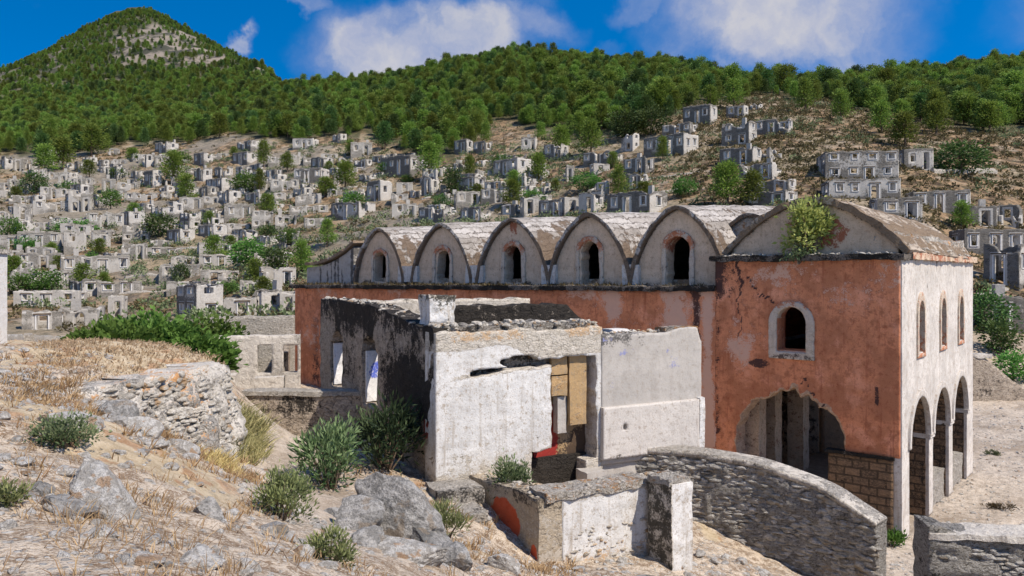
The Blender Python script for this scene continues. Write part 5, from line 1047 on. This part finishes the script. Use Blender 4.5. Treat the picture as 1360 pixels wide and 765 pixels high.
# trees one by one among the houses, read off the photograph: (px, foot y, height px, kind)
VT = [(965, 272, 54, 'p', "broad bright green pine standing above the join of nave and porch", 1.25), (1000, 274, 46, 'p', "smaller bright pine leaning on the broad pine's right side", 1.2), (822, 262, 42, 'p', "slender light green tree between two shaded ruins above the fourth lunette", .9), (681, 276, 36, 'p', "bright rounded tree right of the ruin pair above the third lunette", 1.15), (715, 243, 36, 'p', "yellowish tree beside the long ruin above the third lunette", 1.1),
      (601, 258, 32, 'r', "dark leafy tree against a ruin wall above the second lunette", 1.), (585, 277, 18, 'r', "low dark leafy bush below the tree above the second lunette", 1.3), (470, 282, 26, 'r', "small green bush left of the first lunette's summit", 1.4), (458, 250, 34, 'p', "spreading olive green pine above the church's low left end", 1.4), (540, 244, 14, 'r', "tiny green bush by a white wall above the first lunette", 1.3),
      (1202, 196, 44, 'p', "large dark green pine on the bare slope above the big windowed ruin", 1.25), (1275, 231, 40, 'r', "wide grey green bush growing over a broken wall at right", 1.8), (1277, 305, 36, 'p', "bright green tree in front of the arched ruin right of the porch", 1.2), (1306, 440, 52, 'r', "tall dark leafy bush against the porch's right edge", 1.3), (1330, 470, 44, 'r', "dark bush behind the yard wall's broken top", 1.4), (1345, 505, 40, 'r', "green creeper-like bush over the yard wall near the right edge", 1.5),
      (230, 245, 40, 'p', "olive toned pine among ruins below the rocky peak", 1.2), (247, 272, 36, 'p', "upright pine below the olive toned one, among ruins", 1.1), (84, 225, 40, 'p', "dark pine at the village's top left corner", 1.2), (46, 258, 28, 'r', "dark round tree at the far left among ruins", 1.2), (122, 208, 40, 'p', "dark broad pine at the forest's foot, upper left", 1.3), (60, 232, 36, 'p', "dark pine left of the village's upper left ruins", 1.2),
      (350, 224, 34, 'p', "bright little pine between two shaded ruins in mid village", .9), (325, 256, 26, 'r', "green round tree over a ruin in the village's middle", 1.5), (345, 258, 30, 'p', "narrow pine touching the round tree in the village's middle", .8), (212, 316, 30, 'r', "dense dark tree between ruins above the thicket's right half", 1.4), (100, 312, 22, 'r', "bright bush over a ruin wall above the thicket's left tip", 2.2), (328, 358, 40, 'r', "big rounded green tree in the lower village", 1.35), (356, 320, 22, 'r', "round dark tree above the big rounded one", 1.2), (368, 362, 30, 'r', "low dark tree right of the big rounded one", 1.5), (400, 368, 46, 'p', "yellow green tree beside the church's low left end", 1.),
      (435, 328, 36, 'p', "yellow green tree left of the first lunette", .9), (418, 400, 26, 'r', "dark bush tucked behind the church's left corner", 1.2), (278, 300, 20, 'p', "small yellowish bush among the mid village ruins", 1.3), (240, 370, 22, 'r', "olive bush beside the pink-stained walls", 1.1), (300, 392, 18, 'r', "green bush in front of the shaded two-storey ruin", 1.9), (785, 204, 42, 'p', "bright pine clump at the forest edge above the fourth lunette", 1.2), (745, 206, 36, 'p', "round pine at the forest edge above the third lunette", 1.3), (830, 186, 36, 'r', "grey green round tree at the forest edge above the fifth lunette", 1.4), (865, 178, 36, 'r', "olive round tree right of the grey green one at the forest edge", 1.3), (855, 182, 26, 'p', "small bright pine in front of the olive round tree", 1.), (880, 214, 30, 'p', "small dark pine by the long ruin above the fifth lunette", .9), (910, 262, 26, 'r', "round green bush left of the broad bright pine", 1.2), (1070, 150, 44, 'p', "tall bright pine on the ridge line above the porch", .9), (1170, 176, 40, 'p', "pair of bright pines' upper one on the bare slope", 1.2), (465, 206, 20, 'p', "small pine between two pale ruins at the forest foot", 1.2), (570, 236, 44, 'p', "olive pine where the forest tongue reaches the ruins", 1.2), (624, 236, 28, 'p', "lone pine at the forest tongue's right side", 1.)]
VT[44] = (1170, 176, 40, 'p', "bright pine standing alone on the bare slope above the porch roof", 1.2)
for q, (px, py, hp, kd, lab, wd) in enumerate(VT):
    x, y = on_ray(px, py, 40); sc = F / y
    plant_tree('pine_tree' if kd == 'p' else 'leafy_tree', PINES if kd == 'p' else ROUND, q % 4 if kd == 'p' else (2 if 'grey' in lab or 'olive' in lab or 'dark' in lab else q % 2), x, y, ground_z(x, y) - .2, hp / sc * 1.06, wd, q * 1.7, lab, 'tree' if 'bush' not in lab else 'bush')
extra = []
while len(extra) < 40:
    px, py = rng.uniform(5, 900), rng.uniform(205, 400)
    if (px > 390 and py > 282) or py < np.interp(px, *FOREST_EDGE) + 6 or (150 < px < 235 and py > 350): continue
    if any(abs(px - a) < 26 and abs(py - b) < 16 for a, b, *_ in extra) or any(abs(px - v[0]) < 22 and abs(py - v[1]) < 20 for v in VT): continue
    extra.append((px, py))
for a, b, ph in COLS:
    for i, (px, py) in enumerate(sorted([e for e in extra if a <= e[0] < b], key=lambda e: -e[1])):
        x, y = on_ray(px, py, 40); hp = np.interp(py, [205, 400], [17, 30]) * rng.uniform(.75, 1.3); pine = rng.uniform() < .45
        where = (f"right of the porch" if ph.startswith('right') else ph if ph.startswith('up') else f"up {ph}")
        plant_tree('pine_tree' if pine else 'leafy_tree', PINES if pine else ROUND, int(rng.integers(0, 4)) if pine else int(rng.integers(0, 2)), x, y, ground_z(x, y) - .2, hp * y / F, rng.uniform(1.1, 1.7), rng.uniform(0, 6), f"small {'pine' if pine else 'broadleaf'} among ruins, {ORD[i]} such tree {where}", 'tree', 'small trees among the ruins')
# the pine wood on the hills: scattered by area, thinned by the forest's outline
N = 240000
pxs = rng.uniform(-60, 1420, N); Ys = np.sqrt(rng.uniform(95 ** 2, 1180 ** 2, N))
xs, ys = (pxs - CX) / F * Ys, Ys
hz_ = ground_h(xs, ys)
pys = CY - F * hz_ / ys
am = forest_amount(pxs, pys, ys)
crest = np.interp(pxs, [-60, 0, 75, 150, 195, 250, 300, 350, 450, 600, 760, 900, 1050, 1200, 1360, 1420], [1010, 1010, 1070, 1110, 1140, 1060, 960, 820, 500, 465, 460, 385, 335, 370, 385, 385])
area = (1480 / F) * (1180 ** 2 - 95 ** 2) / 2
want = np.where(ys > 600, .034, np.where(ys > 380, .054, .072)) * area / N
# past the mountain's shoulder trees grow smaller and sparser; a few stray pines stand on the bare slope
stray = (pxs > 640) & (pys < np.interp(pxs, *FOREST_EDGE) + 22) & (ys > 100) & (vnoise(xs * .05, ys * .05, 0, 77) > .15)
hill_rock = (ys > 420) & (pxs < 400)
crestline = hill_rock & (ys > crest - 60) & (pxs < 420)
p_ = np.maximum(np.maximum(np.maximum(am, .06 * stray), .30 * hill_rock), 2.2 * crestline) * want
okm = (rng.uniform(0, 1, N) < p_) & (ys < crest + 12)
xs, ys, pxs, pys, hz_ = xs[okm], ys[okm], pxs[okm], pys[okm], hz_[okm]
th = rng.uniform(3.2, 7.8, len(xs)) * (1 - .25 * sm(600, 1100, ys)); th *= np.where(rng.uniform(0, 1, len(xs)) < .12, 1.3, 1)
keepd = np.ones(len(xs), bool)
for px, py, w_, h_ in taken: keepd &= ~((np.abs(pxs - px) < w_ * .55) & (pys > py - 2) & (pys < py + 8))
xs, ys, pxs, pys, hz_, th = (a[keepd] for a in (xs, ys, pxs, pys, hz_, th))
big = np.argsort(-th / ys)[:245]
ispick = np.zeros(len(xs), bool); ispick[big] = True
ZN = [(-100, 260, "the foot of the wood under the rocky peak"), (260, 480, "the wood's lower edge left of the forest tongue"), (480, 640, "the forest tongue between the ruins"), (640, 800, "the wood above the third lunette"), (800, 960, "the wood above the fifth lunette"), (960, 1130, "the ridge above the join of nave and porch"), (1130, 1500, "the wood on the right hand ridge")]
ZN[6] = (1130, 1500, "the wood beyond the big windowed ruin")
for i in big:
    k = int(rng.integers(0, 5))
    zn = [z for a, b, z in ZN if a <= pxs[i] < b][0]
    plant_tree('pine_tree', PINES, k, xs[i], ys[i], hz_[i] - .2, th[i], rng.uniform(.9, 1.35), rng.uniform(0, 6.28), f"{'dark' if k == 4 else 'green'} pine growing close among others in {zn}", 'tree', f"{'dark' if k == 4 else 'green'} pines of {zn}")
rest = ~ispick
fm = bpy.data.meshes.new('forest'); fm.vertices.add(int(rest.sum()))
fm.vertices.foreach_set('co', np.stack([xs[rest], ys[rest], hz_[rest] - .2], 1).astype(np.float32).ravel())
nr_ = int(rest.sum())
a = fm.attributes.new('size', 'FLOAT_VECTOR', 'POINT'); wd = th[rest] * rng.uniform(.7, 1.2, nr_); a.data.foreach_set('vector', np.stack([wd, wd, th[rest]], 1).astype(np.float32).ravel())
a = fm.attributes.new('turn', 'FLOAT_VECTOR', 'POINT'); a.data.foreach_set('vector', np.stack([0 * wd, 0 * wd, rng.uniform(0, 6.28, nr_)], 1).astype(np.float32).ravel())
a = fm.attributes.new('pick', 'INT', 'POINT'); a.data.foreach_set('value', rng.choice([0, 1, 2, 3, 4, 4, 0, 1], nr_).astype(np.int32))
fo_ = obj('forest', fm); tag(fo_, 'green pine wood covering the upper hillsides and the flank of the rocky peak', 'forest', kind='stuff')
firsts = []
for k in range(5):
    firsts.append(next(o for o in bpy.data.objects if o.data is PINES[k][0]))
gt = bpy.data.node_groups.new('forest', 'GeometryNodeTree')
gt.interface.new_socket('Geometry', in_out='INPUT', socket_type='NodeSocketGeometry'); gt.interface.new_socket('Geometry', in_out='OUTPUT', socket_type='NodeSocketGeometry')
gi, go = gt.nodes.new('NodeGroupInput'), gt.nodes.new('NodeGroupOutput')
gi2 = gt.nodes.new('GeometryNodeGeometryToInstance')
for o in reversed(firsts):
    n = gt.nodes.new('GeometryNodeObjectInfo'); n.transform_space = 'ORIGINAL'; n.inputs['Object'].default_value = o; n.inputs['As Instance'].default_value = True
    gt.links.new(n.outputs['Geometry'], gi2.inputs[0])
ip = gt.nodes.new('GeometryNodeInstanceOnPoints'); ip.inputs['Pick Instance'].default_value = True
def na(nm, ty):
    n = gt.nodes.new('GeometryNodeInputNamedAttribute'); n.data_type = ty; n.inputs['Name'].default_value = nm; return n.outputs['Attribute']
gj = gt.nodes.new('GeometryNodeJoinGeometry')
for o in reversed(firsts):
    n = gt.nodes.new('GeometryNodeObjectInfo'); n.transform_space = 'ORIGINAL'; n.inputs['Object'].default_value = o; n.inputs['As Instance'].default_value = True
    gt.links.new(n.outputs['Geometry'], gj.inputs[0])
gt.nodes.remove(gi2)
gt.links.new(gi.outputs[0], ip.inputs['Points']); gt.links.new(gj.outputs[0], ip.inputs['Instance'])
gt.links.new(na('pick', 'INT'), ip.inputs['Instance Index']); gt.links.new(na('turn', 'FLOAT_VECTOR'), ip.inputs['Rotation']); gt.links.new(na('size', 'FLOAT_VECTOR'), ip.inputs['Scale'])
gt.links.new(ip.outputs[0], go.inputs[0])
md = fo_.modifiers.new('forest', 'NODES'); md.node_group = gt
# green undergrowth between the houses
N = 5200; pxs = rng.uniform(-20, 1400, N); Ys = np.sqrt(rng.uniform(52 ** 2, 260 ** 2, N)); xs, ys = (pxs - CX) / F * Ys, Ys; hz_ = ground_h(xs, ys); pys = CY - F * hz_ / ys
ok3 = (fbm(xs * .035, ys * .035, 0, 75, 3) > -.08) & (forest_amount(pxs, pys, ys) < .5) & (pys < 436) & (rng.uniform(0, 1, N) < np.where(pxs < 900, .62, .25))
xs, ys, hz_ = xs[ok3], ys[ok3], hz_[ok3]; n = len(xs); m = 46; sz = rng.uniform(.6, 1.7, n)
Dd = rng.normal(size=(n, m, 3)); Dd[..., 2] = np.abs(Dd[..., 2]) * .9; Dd /= np.linalg.norm(Dd, axis=2, keepdims=True)
Pp = np.stack([xs, ys, hz_ + .1], 1)[:, None] + Dd * (sz[:, None, None] * rng.uniform(.35, .95, (n, m, 1)))
tone = np.clip(rng.uniform(0, 1, n)[:, None] * .7 + .15 + .2 * rng.normal(size=(n, m)), 0, 1)
o = obj('undergrowth', leaves('undergrowth', Pp.reshape(-1, 3), (Dd + rng.normal(size=Dd.shape) * .5).reshape(-1, 3), .42, .28, tone.ravel(), 8), GREYLF)
tag(o, 'grey green undergrowth filling the gaps between the ruined houses', 'undergrowth', kind='stuff')
# low scrub on the dry hillside: one mass nobody could count
N = 36000
pxs = rng.uniform(-40, 1400, N); Ys = np.sqrt(rng.uniform(48 ** 2, 330 ** 2, N)); xs, ys = (pxs - CX) / F * Ys, Ys
hz_ = ground_h(xs, ys); pys = CY - F * hz_ / ys
dn = .25 + .75 * sm(-.1, .35, fbm(xs * .04, ys * .04, 0, 71, 3)) + .5 * (pxs > 900)
ok2 = (rng.uniform(0, 1, N) < dn * np.where(pxs > 900, .8, .25)) & (forest_amount(pxs, pys, ys) < .5) & (pys < 440)
xs, ys, hz_, pxs = xs[ok2], ys[ok2], hz_[ok2], pxs[ok2]; n = len(xs); m = 26
sz = rng.uniform(.35, 1.0, n) * np.where(rng.uniform(0, 1, n) < .15, 1.8, 1)
Dd = rng.normal(size=(n, m, 3)); Dd[..., 2] = np.abs(Dd[..., 2]) * .8 + .05; Dd /= np.linalg.norm(Dd, axis=2, keepdims=True)
Pp = np.stack([xs, ys, hz_], 1)[:, None] + Dd * (sz[:, None, None] * rng.uniform(.3, .75, (n, m, 1)))
tone = np.clip(rng.uniform(0, 1, n)[:, None] * .8 + .2 * rng.normal(size=(n, m)), 0, 1)
o = obj('scrub', leaves('scrub', Pp.reshape(-1, 3), (Dd + rng.normal(size=Dd.shape) * .4).reshape(-1, 3), .42, .26, tone.ravel(), 5), SCRUB)
tag(o, 'brown and olive scrub tufts over the dry hillside', 'scrub', kind='stuff')
# ------------------------------------------------------------------ plants near the camera
def bush(name, x, y, z, w, h, n, lf, lw, mat, label, seed, upright=.4, cat='bush', depth=None, clumps=18, group=None, flat=False):
    r = np.random.default_rng(seed); d = depth or w
    root = empty(name, (x, y, z), 0, label, cat, group); P, D, S = [], [], []
    stems = []
    for k in range(clumps):
        a = r.uniform(0, 6.28); q = math.sqrt(r.uniform(0, 1)); c = np.array([math.cos(a) * q * w * .40, math.sin(a) * q * d * .40, h * (.22 + .62 * r.uniform() * math.sqrt(max(1 - q * q * .75, 0)))])
        m = n // clumps; o = r.normal(size=(m, 3)) * np.array([w * .085, d * .085, h * .10])
        p = c + o; p[:, 2] = np.maximum(p[:, 2], .02); P.append(p); D.append(o / np.array([w, d, h]) * 4 + np.array([c[0] / w, c[1] / d, upright * 1.0]) + r.normal(size=(m, 3)) * .35)
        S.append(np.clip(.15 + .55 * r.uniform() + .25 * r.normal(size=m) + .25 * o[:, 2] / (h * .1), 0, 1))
        stems.append(tube('s', [(c[0] * .15, c[1] * .15, -.1), (c[0] * .6, c[1] * .6, c[2] * .5), tuple(c)], [.012 * h + .004, .009 * h + .003, .004], 5))
    obj('foliage', leaves('foliage', np.concatenate(P), np.concatenate(D), lf, lw, np.concatenate(S), seed), mat, root)
    v, q = join(stems); obj('stems', mesh('stems', v, q, True), BARK, root)
    return root
def at(px, py, y): return (px - CX) / F * y, y
def gpt(px, y): x = (px - CX) / F * y; return x, y, ground_z(x, y)
# the fig thicket beyond the terrace: three trees grown together and one behind
for q, (px, y, w, h, lab) in enumerate(((155, 25.5, 2.4, 2.3, "leftmost low green fig tree of the thicket beyond the grassy terrace"), (205, 26.5, 2.9, 2.9, "tallest green fig tree in the middle of the thicket"), (250, 26, 2.4, 2.5, "rounded green fig tree at the thicket's near right end"), (268, 33, 3.0, 2.9, "green fig tree rising behind the thicket before the shaded two-storey ruin"), (292, 35, 2.2, 2.4, "smaller green fig tree above the roofless rooms"))):
    x, yy, z = gpt(px, y); top = CY + 0
    ztop = {0: 428, 1: 407, 2: 428, 3: 404, 4: 420}[q]; zt = (CY - ztop) / F * y
    hh = max(zt - z - .2, 1.2)
    bush('fig_tree', x, yy, z, w * 1.15, hh, 4200, .22, .17, FIG, lab, 820 + q, .15, 'fig tree', w, 34)
# bushes
OLEA = leaf_mat('oleander_leaves', (.035, .065, .022), (.21, .26, .115), .25); OLED = leaf_mat('shaded_oleander_leaves', (.02, .036, .015), (.075, .105, .045), .2)  # second is a darker copy for the bush in the house's shade
x, y, z = gpt(440, 14.9); bush('oleander_bush', x, y, z, 1.2, 1.3, 1700, .17, .042, OLEA, 'tall long-leaved bush, sunlit, beside the sooty house wall', 830, .7, 'bush', 2.0, 26)
x, y, z = gpt(512, 17.3); bush('oleander_bush', x, y, z, 1.8, 1.6, 1800, .2, .05, OLED, 'shaded long-leaved bush pressed against the sooty house wall', 831, .6, 'bush', 1.5, 22)
x, y, z = gpt(372, 9.6); bush('shrub', x, y, z - .03, .78, .62, 1900, .075, .022, OLIVE, 'yellow green flowering shrub on the dirt slope at lower middle', 832, .9, 'shrub', None, 20)
x, y, z = gpt(438, 7.5); bush('shrub', x, y, z - .03, .48, .34, 1100, .06, .02, OLIVE, 'small olive shrub cut by the lower picture edge', 833, .9, 'shrub', None, 16)
x, y, z = gpt(86, 8.3); bush('shrub', x, y, z - .02, .62, .36, 1700, .05, .022, GREYLF, 'dark green spiny shrub among stones at left', 834, .5, 'shrub', None, 22)
x, y, z = gpt(12, 6.0); bush('shrub', x, y, z - .02, .3, .2, 500, .05, .02, OLIVE, 'tiny pale shrub at the lower left picture edge', 835, .8, 'shrub', None, 10)
x, y, z = gpt(678, 16.3); bush('shrub', x, y, z + .05, 1.1, 1.15, 1500, .10, .035, GREYLF, 'sparse grey green plant leaning on the white house front', 836, .8, 'shrub', .6, 20)
x, y, z = gpt(592, 13.0); bush('shrub', x, y, z, .9, .55, 1100, .14, .02, OLIVE, 'wispy olive plant between the grey outcrop and broken steps', 837, 1., 'shrub', .7, 16)
x, y, z = gpt(1183, 22.2); bush('shrub', x, y - .1, -7.6, .9, .45, 500, .13, .06, FIG, 'small green weed at the foot of the porch corner', 838, .8, 'plant', .5, 10)
bush('shrub', 9.0, 24.1, -7.6 + 8.15, 1.75, 1.85, 1900, .16, .09, YELLOW, 'yellow green shrub growing out of the porch gable', 839, .35, 'shrub', .8, 26)
bush('shrub', 8.6, 24.0, -7.6 + 7.95, 1.5, .5, 500, .12, .05, GREYLF, 'dark trailing weeds on the cornice under the gable shrub', 840, -.4, 'plant', .4, 12)
for q, (px, py, y, w, lab) in enumerate(((1278, 478, 40.5, .9, "dry orange weed clump on the gravel yard, far side"), (1318, 604, 33, .6, "small green weed clump on the gravel yard"), (1262, 600, 33.5, .9, "dry brown weed clump on the gravel yard"), (1330, 676, 25, 1.2, "dark low weed patch on the yard near the parapet"))):
    x, yy = at(px, py, 7.6 * F / (py - CY) if py > 560 else y); bush('weed_clump', x, yy, -7.64, w, .22, 400, .10, .03, SCRUB if q != 1 else GREYLF, lab, 842 + q, .5, 'weeds', .6, 10)
# ledge weeds along the nave cornice
n = 3600; r = np.random.default_rng(5); u = r.uniform(-28.4, -5.7, n); keep = fbm(u * .9, 0 * u, 0, 8, 3) > r.uniform(-.35, .35, n); u = u[keep]
Pl = np.stack([u, -.12 + .45 * r.uniform(0, 1, len(u)), 7.02 + .0066 * (u + 17) + 0 * u], 1)
o = obj('ledge_weeds', leaves('ledge_weeds', Pl, r.normal(size=Pl.shape) * .5 + (0, -.3, .6), .2, .035, None, 6), SCRUB, CH)
# ------------------------------------------------------------------ dry grass
def grass(name, pts, seed, hmin, hmax, per, spread, mat, label, wid=.012):
    r = np.random.default_rng(seed); pts = np.asarray(pts); n = len(pts)
    off = r.normal(size=(n, per, 2)) * spread; hh = r.uniform(hmin, hmax, (n, 1)) * r.uniform(.5, 1.1, (n, per))
    P = np.zeros((n, per, 3)); P[..., :2] = pts[:, None, :2] + off; P[..., 2] = pts[:, None, 2] - .02
    D = np.stack([off[..., 0] / spread * .35 + r.normal(size=(n, per)) * .3, off[..., 1] / spread * .35 + r.normal(size=(n, per)) * .3, np.ones((n, per))], -1)
    D /= np.linalg.norm(D, axis=2, keepdims=True)
    S = np.cross(D.reshape(-1, 3), r.normal(size=(n * per, 3))); S /= np.linalg.norm(S, axis=1, keepdims=True)
    P, D, hh = P.reshape(-1, 3), D.reshape(-1, 3), hh.reshape(-1, 1)
    bendv = r.normal(size=(n * per, 3)) * .25; bendv[:, 2] = -.12
    wv = (wid * r.uniform(.6, 1.3, n * per) * np.clip(P[:, 1] / 9, .6, 2.2))[:, None]
    V = np.stack([P - S * wv / 2, P + S * wv / 2, P + D * hh * .55 + S * wv * .35 + bendv * hh * .15, P + D * hh + bendv * hh, P + D * hh * .55 - S * wv * .35 + bendv * hh * .15], 1).reshape(-1, 3)
    i = np.arange(n * per)[:, None] * 5
    Q = np.concatenate([i + np.array([[0, 1, 2, 4]]), i + np.array([[4, 2, 3, 3]])])[:, :]
    T = np.concatenate([np.concatenate([i + np.array([[0, 1, 2]]), i + np.array([[0, 2, 4]])]), i + np.array([[4, 2, 3]])])
    o = obj(name, mesh(name, V, T, False, None, np.repeat(np.clip(r.uniform(0, 1, n * per), 0, 1), 5)), mat)
    tag(o, label, 'grass', kind='stuff'); return o
def scatter(n, pxr, yr, seed, f=None):
    r = np.random.default_rng(seed); px = r.uniform(*pxr, n); y = np.sqrt(r.uniform(yr[0] ** 2, yr[1] ** 2, n)); x = (px - CX) / F * y
    z = ground_h(x, y); ok = np.ones(n, bool) if f is None else f(px, y, x, r) ; return np.stack([x, y, z], 1)[ok]
def blot(px, y, cx, cy, rx, ry): return np.maximum(1 - np.hypot((px - cx) / rx, (y - cy) / ry), 0)
def f_straw(px, y, x, r):
    d = .24 + 1.6 * blot(px, y, 215, 12.0, 150, 2.4) + 1.4 * blot(px, y, 90, 11.2, 80, 1.3) + 1.6 * blot(px, y, 200, 7.4, 60, 1.2) + 1.5 * blot(px, y, 320, 12., 40, 2.2) + .9 * blot(px, y, 60, 12, 70, 1.2) + .8 * blot(px, y, 100, 5.6, 90, .8) + .5 * blot(px, y, 700, 12.9, 120, .7)
    d = d - .12 * (y > 15.2)
    pa = (np.abs(x - np.interp(y, [9, 12, 14, 19, 24], [-1.9, -2.7, -3.6, -5.0, -7.0])) < .9) & (y > 8)
    return (r.uniform(0, 1, len(px)) < d * (.55 + .8 * fbm(x * 1.5, y * 1.5, 0, 33, 2))) & ~pa
STRAWB = leaf_mat('brown_straw', (.27, .16, .065), (.64, .48, .25), .25)
grass('dry_grass', scatter(7000, (-20, 760), (4.3, 17), 50, f_straw), 51, .08, .26, 13, .06, STRAWB, 'dry straw coloured grass on the stony foreground slope')
grass('terrace_grass', scatter(1500, (60, 285), (15.3, 23), 52), 53, .05, .15, 10, .16, STRAW, 'knee-high dry grass on the terrace behind the retaining wall', .014)
GG = leaf_mat('faded_green_grass', (.20, .19, .08), (.48, .40, .2), .3)
grass('tall_grass', scatter(130, (292, 345), (15.0, 17.6), 54), 55, .25, .6, 24, .11, GG, 'tall faded green grass between the retaining wall and the path', .014)
grass('tall_grass', scatter(70, (252, 306), (11.8, 13.2), 56), 57, .12, .35, 22, .1, STRAWB, 'tall straw grass at the foot of the retaining wall', .012)
# ------------------------------------------------------------------ rocks and stones
LIMEST = rock_mat('grey_limestone', (.44, .42, .395), (.24, .23, .215), warm=(.30, .235, .17))
PALEST = rock_mat('pale_stone', (.66, .63, .585), (.40, .37, .33), lichen=(.14, .13, .115), sc=1.6)
def place_rock(px, y, dims, seed, label, mat=LIMEST, rot=(0, 0, 0), dz=0., sub=5, name='boulder', cat='rock', group=None, amp=.24):
    x, yy, z = gpt(px, y); o = obj(name, rock(name, dims, seed, sub, amp), mat, None, (x, yy, z + dz)); o.rotation_euler = [R(t) for t in rot]
    return tag(o, label, cat, group, 'thing')
place_rock(140, 6.5, (.84, .5, .34), 901, 'long pale slab-like boulder lying tilted with its dark end to the left', PALEST, (6, 24, -14), .13)
place_rock(86, 6.15, (.50, .44, .30), 902, 'flat rounded grey boulder below the long slab-like boulder', LIMEST, (0, 5, 10), -.02)
place_rock(52, 6.5, (.34, .3, .22), 914, 'brownish grey rock left of the flat rounded boulder', LIMEST, (0, 0, 60), 0)
place_rock(277, 7.6, (.36, .32, .30), 903, 'blocky grey rock with dark base in the middle of the slope', LIMEST, (0, 0, 30), .06)
place_rock(522, 11.4, (1.6, 1.1, 1.15), 904, 'largest grey outcrop hump beside the broken steps', LIMEST, (0, 24, -18), .22, 6)
place_rock(475, 10.9, (1.0, .8, .7), 905, 'grey outcrop block leaning left below the largest hump', LIMEST, (10, -8, 30), .08, 6)
place_rock(572, 11.0, (1.25, .85, .7), 906, 'low grey outcrop slab right of the largest hump', LIMEST, (0, 12, -30), .02)
place_rock(602, 10.2, (.56, .5, .44), 907, 'rounded grey rock in front of the outcrop', LIMEST, (0, 0, 10), .08)
place_rock(668, 11.4, (.62, .5, .4), 908, 'pale rock lying between rounded rock and red-splashed wall', PALEST, (0, 8, -30), .05)
place_rock(540, 9.4, (1.15, .7, .45), 909, 'low jagged pale outcrop ledge at the bottom edge', PALEST, (0, 6, -12), 0)
place_rock(490, 9.3, (.55, .45, .36), 910, 'jagged grey rock at the bottom edge left of the ledge', LIMEST, (0, 0, 50), .02)
place_rock(842, 12.7, (.95, .6, .5), 911, 'dark topped grey rock under the white courtyard wall at the bottom edge', LIMEST, (0, 0, 15), .02)
place_rock(92, 9.0, (.8, .5, .26), 912, 'wide pale lichen-spotted rock beside the dark spiny shrub', PALEST, (0, 4, 10), 0)
place_rock(95, 10.9, (.42, .36, .3), 913, 'pale grey rock with a dark hollow on the stony bank', PALEST, (0, 0, 40), .05)
place_rock(145, 11.3, (.55, .42, .34), 915, 'grey rock sunk in the stony bank left of the retaining wall', LIMEST, (0, 0, 70), .05)
place_rock(155, 10.4, (.5, .45, .4), 916, 'bluish grey rock at the lower end of the stony bank', LIMEST, (0, 0, 20), .05)
place_rock(262, 5.4, (.36, .3, .2), 917, 'flat pale rock half buried at the bottom edge', PALEST, (0, 0, 20), 0)
place_rock(85, 7.35, (.26, .2, .13), 918, 'small white stone above the long slab-like boulder', PALEST, (0, 0, 0), .02)
place_rock(197, 5.0, (.3, .22, .14), 919, 'white flat stone at the bottom edge left of centre', PALEST, (0, 0, 0), .01)
place_rock(138, 5.6, (.22, .2, .14), 920, 'pale round stone below the flat rounded boulder', PALEST, (0, 0, 0), .01)
place_rock(205, 9.6, (.36, .3, .2), 921, 'pale stone among dry grass in mid slope', PALEST, (0, 0, 0), .02)
place_rock(445, 12.2, (.5, .35, .25), 922, 'small grey rock by the path left of the outcrop', LIMEST, (0, 0, 0), .03)
place_rock(355, 8.0, (.4, .3, .2), 923, 'grey flat rock left of the flowering shrub', LIMEST, (0, 0, 0), .0)
for q, (px, y) in enumerate(((770, 13.3), (735, 13.6), (950, 16.2), (985, 16.6), (1015, 16.5), (965, 16.9), (930, 16.3), (905, 15.2))):
    place_rock(px, y, (.26, .22, .18), 930 + q, 'broken pale stone lying among rubble at the foot of the curved wall' if px > 900 else 'broken pale stone lying below the white courtyard wall', PALEST, (0, 0, q * 50), .04, 3, 'fallen_stone', 'stone', 'fallen stones under the curved wall' if px > 900 else 'fallen stones below the courtyard wall')
# gravel: one mass of small stones
def gravel(name, pts, sizes, seed, mat, label):
    r = np.random.default_rng(seed); Vs, Ts, base = [], [], 0
    protos = [rock_verts(2, 960 + k, .3, 8) for k in range(6)]
    for p, s in zip(pts, sizes):
        V, T = protos[int(r.integers(0, 6))]; a = r.uniform(0, 6.28); c, sn = math.cos(a), math.sin(a)
        V = V * (np.array([1, r.uniform(.6, 1), r.uniform(.4, .75)]) * s); V = np.stack([V[:, 0] * c - V[:, 1] * sn, V[:, 0] * sn + V[:, 1] * c, V[:, 2]], 1) + p
        Vs.append(V); Ts.append(T + base); base += len(V)
    o = obj(name, mesh(name, np.concatenate(Vs), np.concatenate(Ts), False), mat); tag(o, label, 'gravel', kind='stuff'); return o
def f_bank(px, y, x, r):
    d = .22 + 1.5 * blot(px, y, 120, 10.8, 110, 1.6) + .8 * blot(px, y, 60, 12.5, 90, 2.0) + .9 * blot(px, y, 520, 10.5, 160, 1.6) + .6 * blot(px, y, 960, 16.5, 120, .8) + .3 * blot(px, y, 700, 13, 200, .8)
    pa = (np.abs(x - np.interp(y, [9, 12, 14, 19, 24], [-1.9, -2.7, -3.6, -5.0, -7.0])) < .7) & (y > 11)
    return (r.uniform(0, 1, len(px)) < d) & ~pa
pts = scatter(13000, (-20, 1060), (4.2, 17), 60, f_bank); r = np.random.default_rng(61)
gravel('gravel', pts, np.minimum(np.exp(r.normal(-3.4, .66, len(pts))), .13), 62, PALEST, 'pale loose stones strewn over the dirt slope')
pts = scatter(1500, (1175, 1370), (20, 45), 66); r = np.random.default_rng(67)
gravel('yard_gravel', pts, np.exp(r.normal(-3.2, .45, len(pts))), 68, PALEST, 'small pale stones lying about the gravel yard')
pts = scatter(900, (60, 320), (9.3, 13.2), 63, lambda px, y, x, r: r.uniform(0, 1, len(px)) < 1.4 * blot(px, y, 165, 11.3, 100, 1.6)); r = np.random.default_rng(64)
gravel('rubble', pts, np.exp(r.normal(-2.55, .5, len(pts))), 65, PALEST, 'tumbled rubble stones on the bank left of the retaining wall')
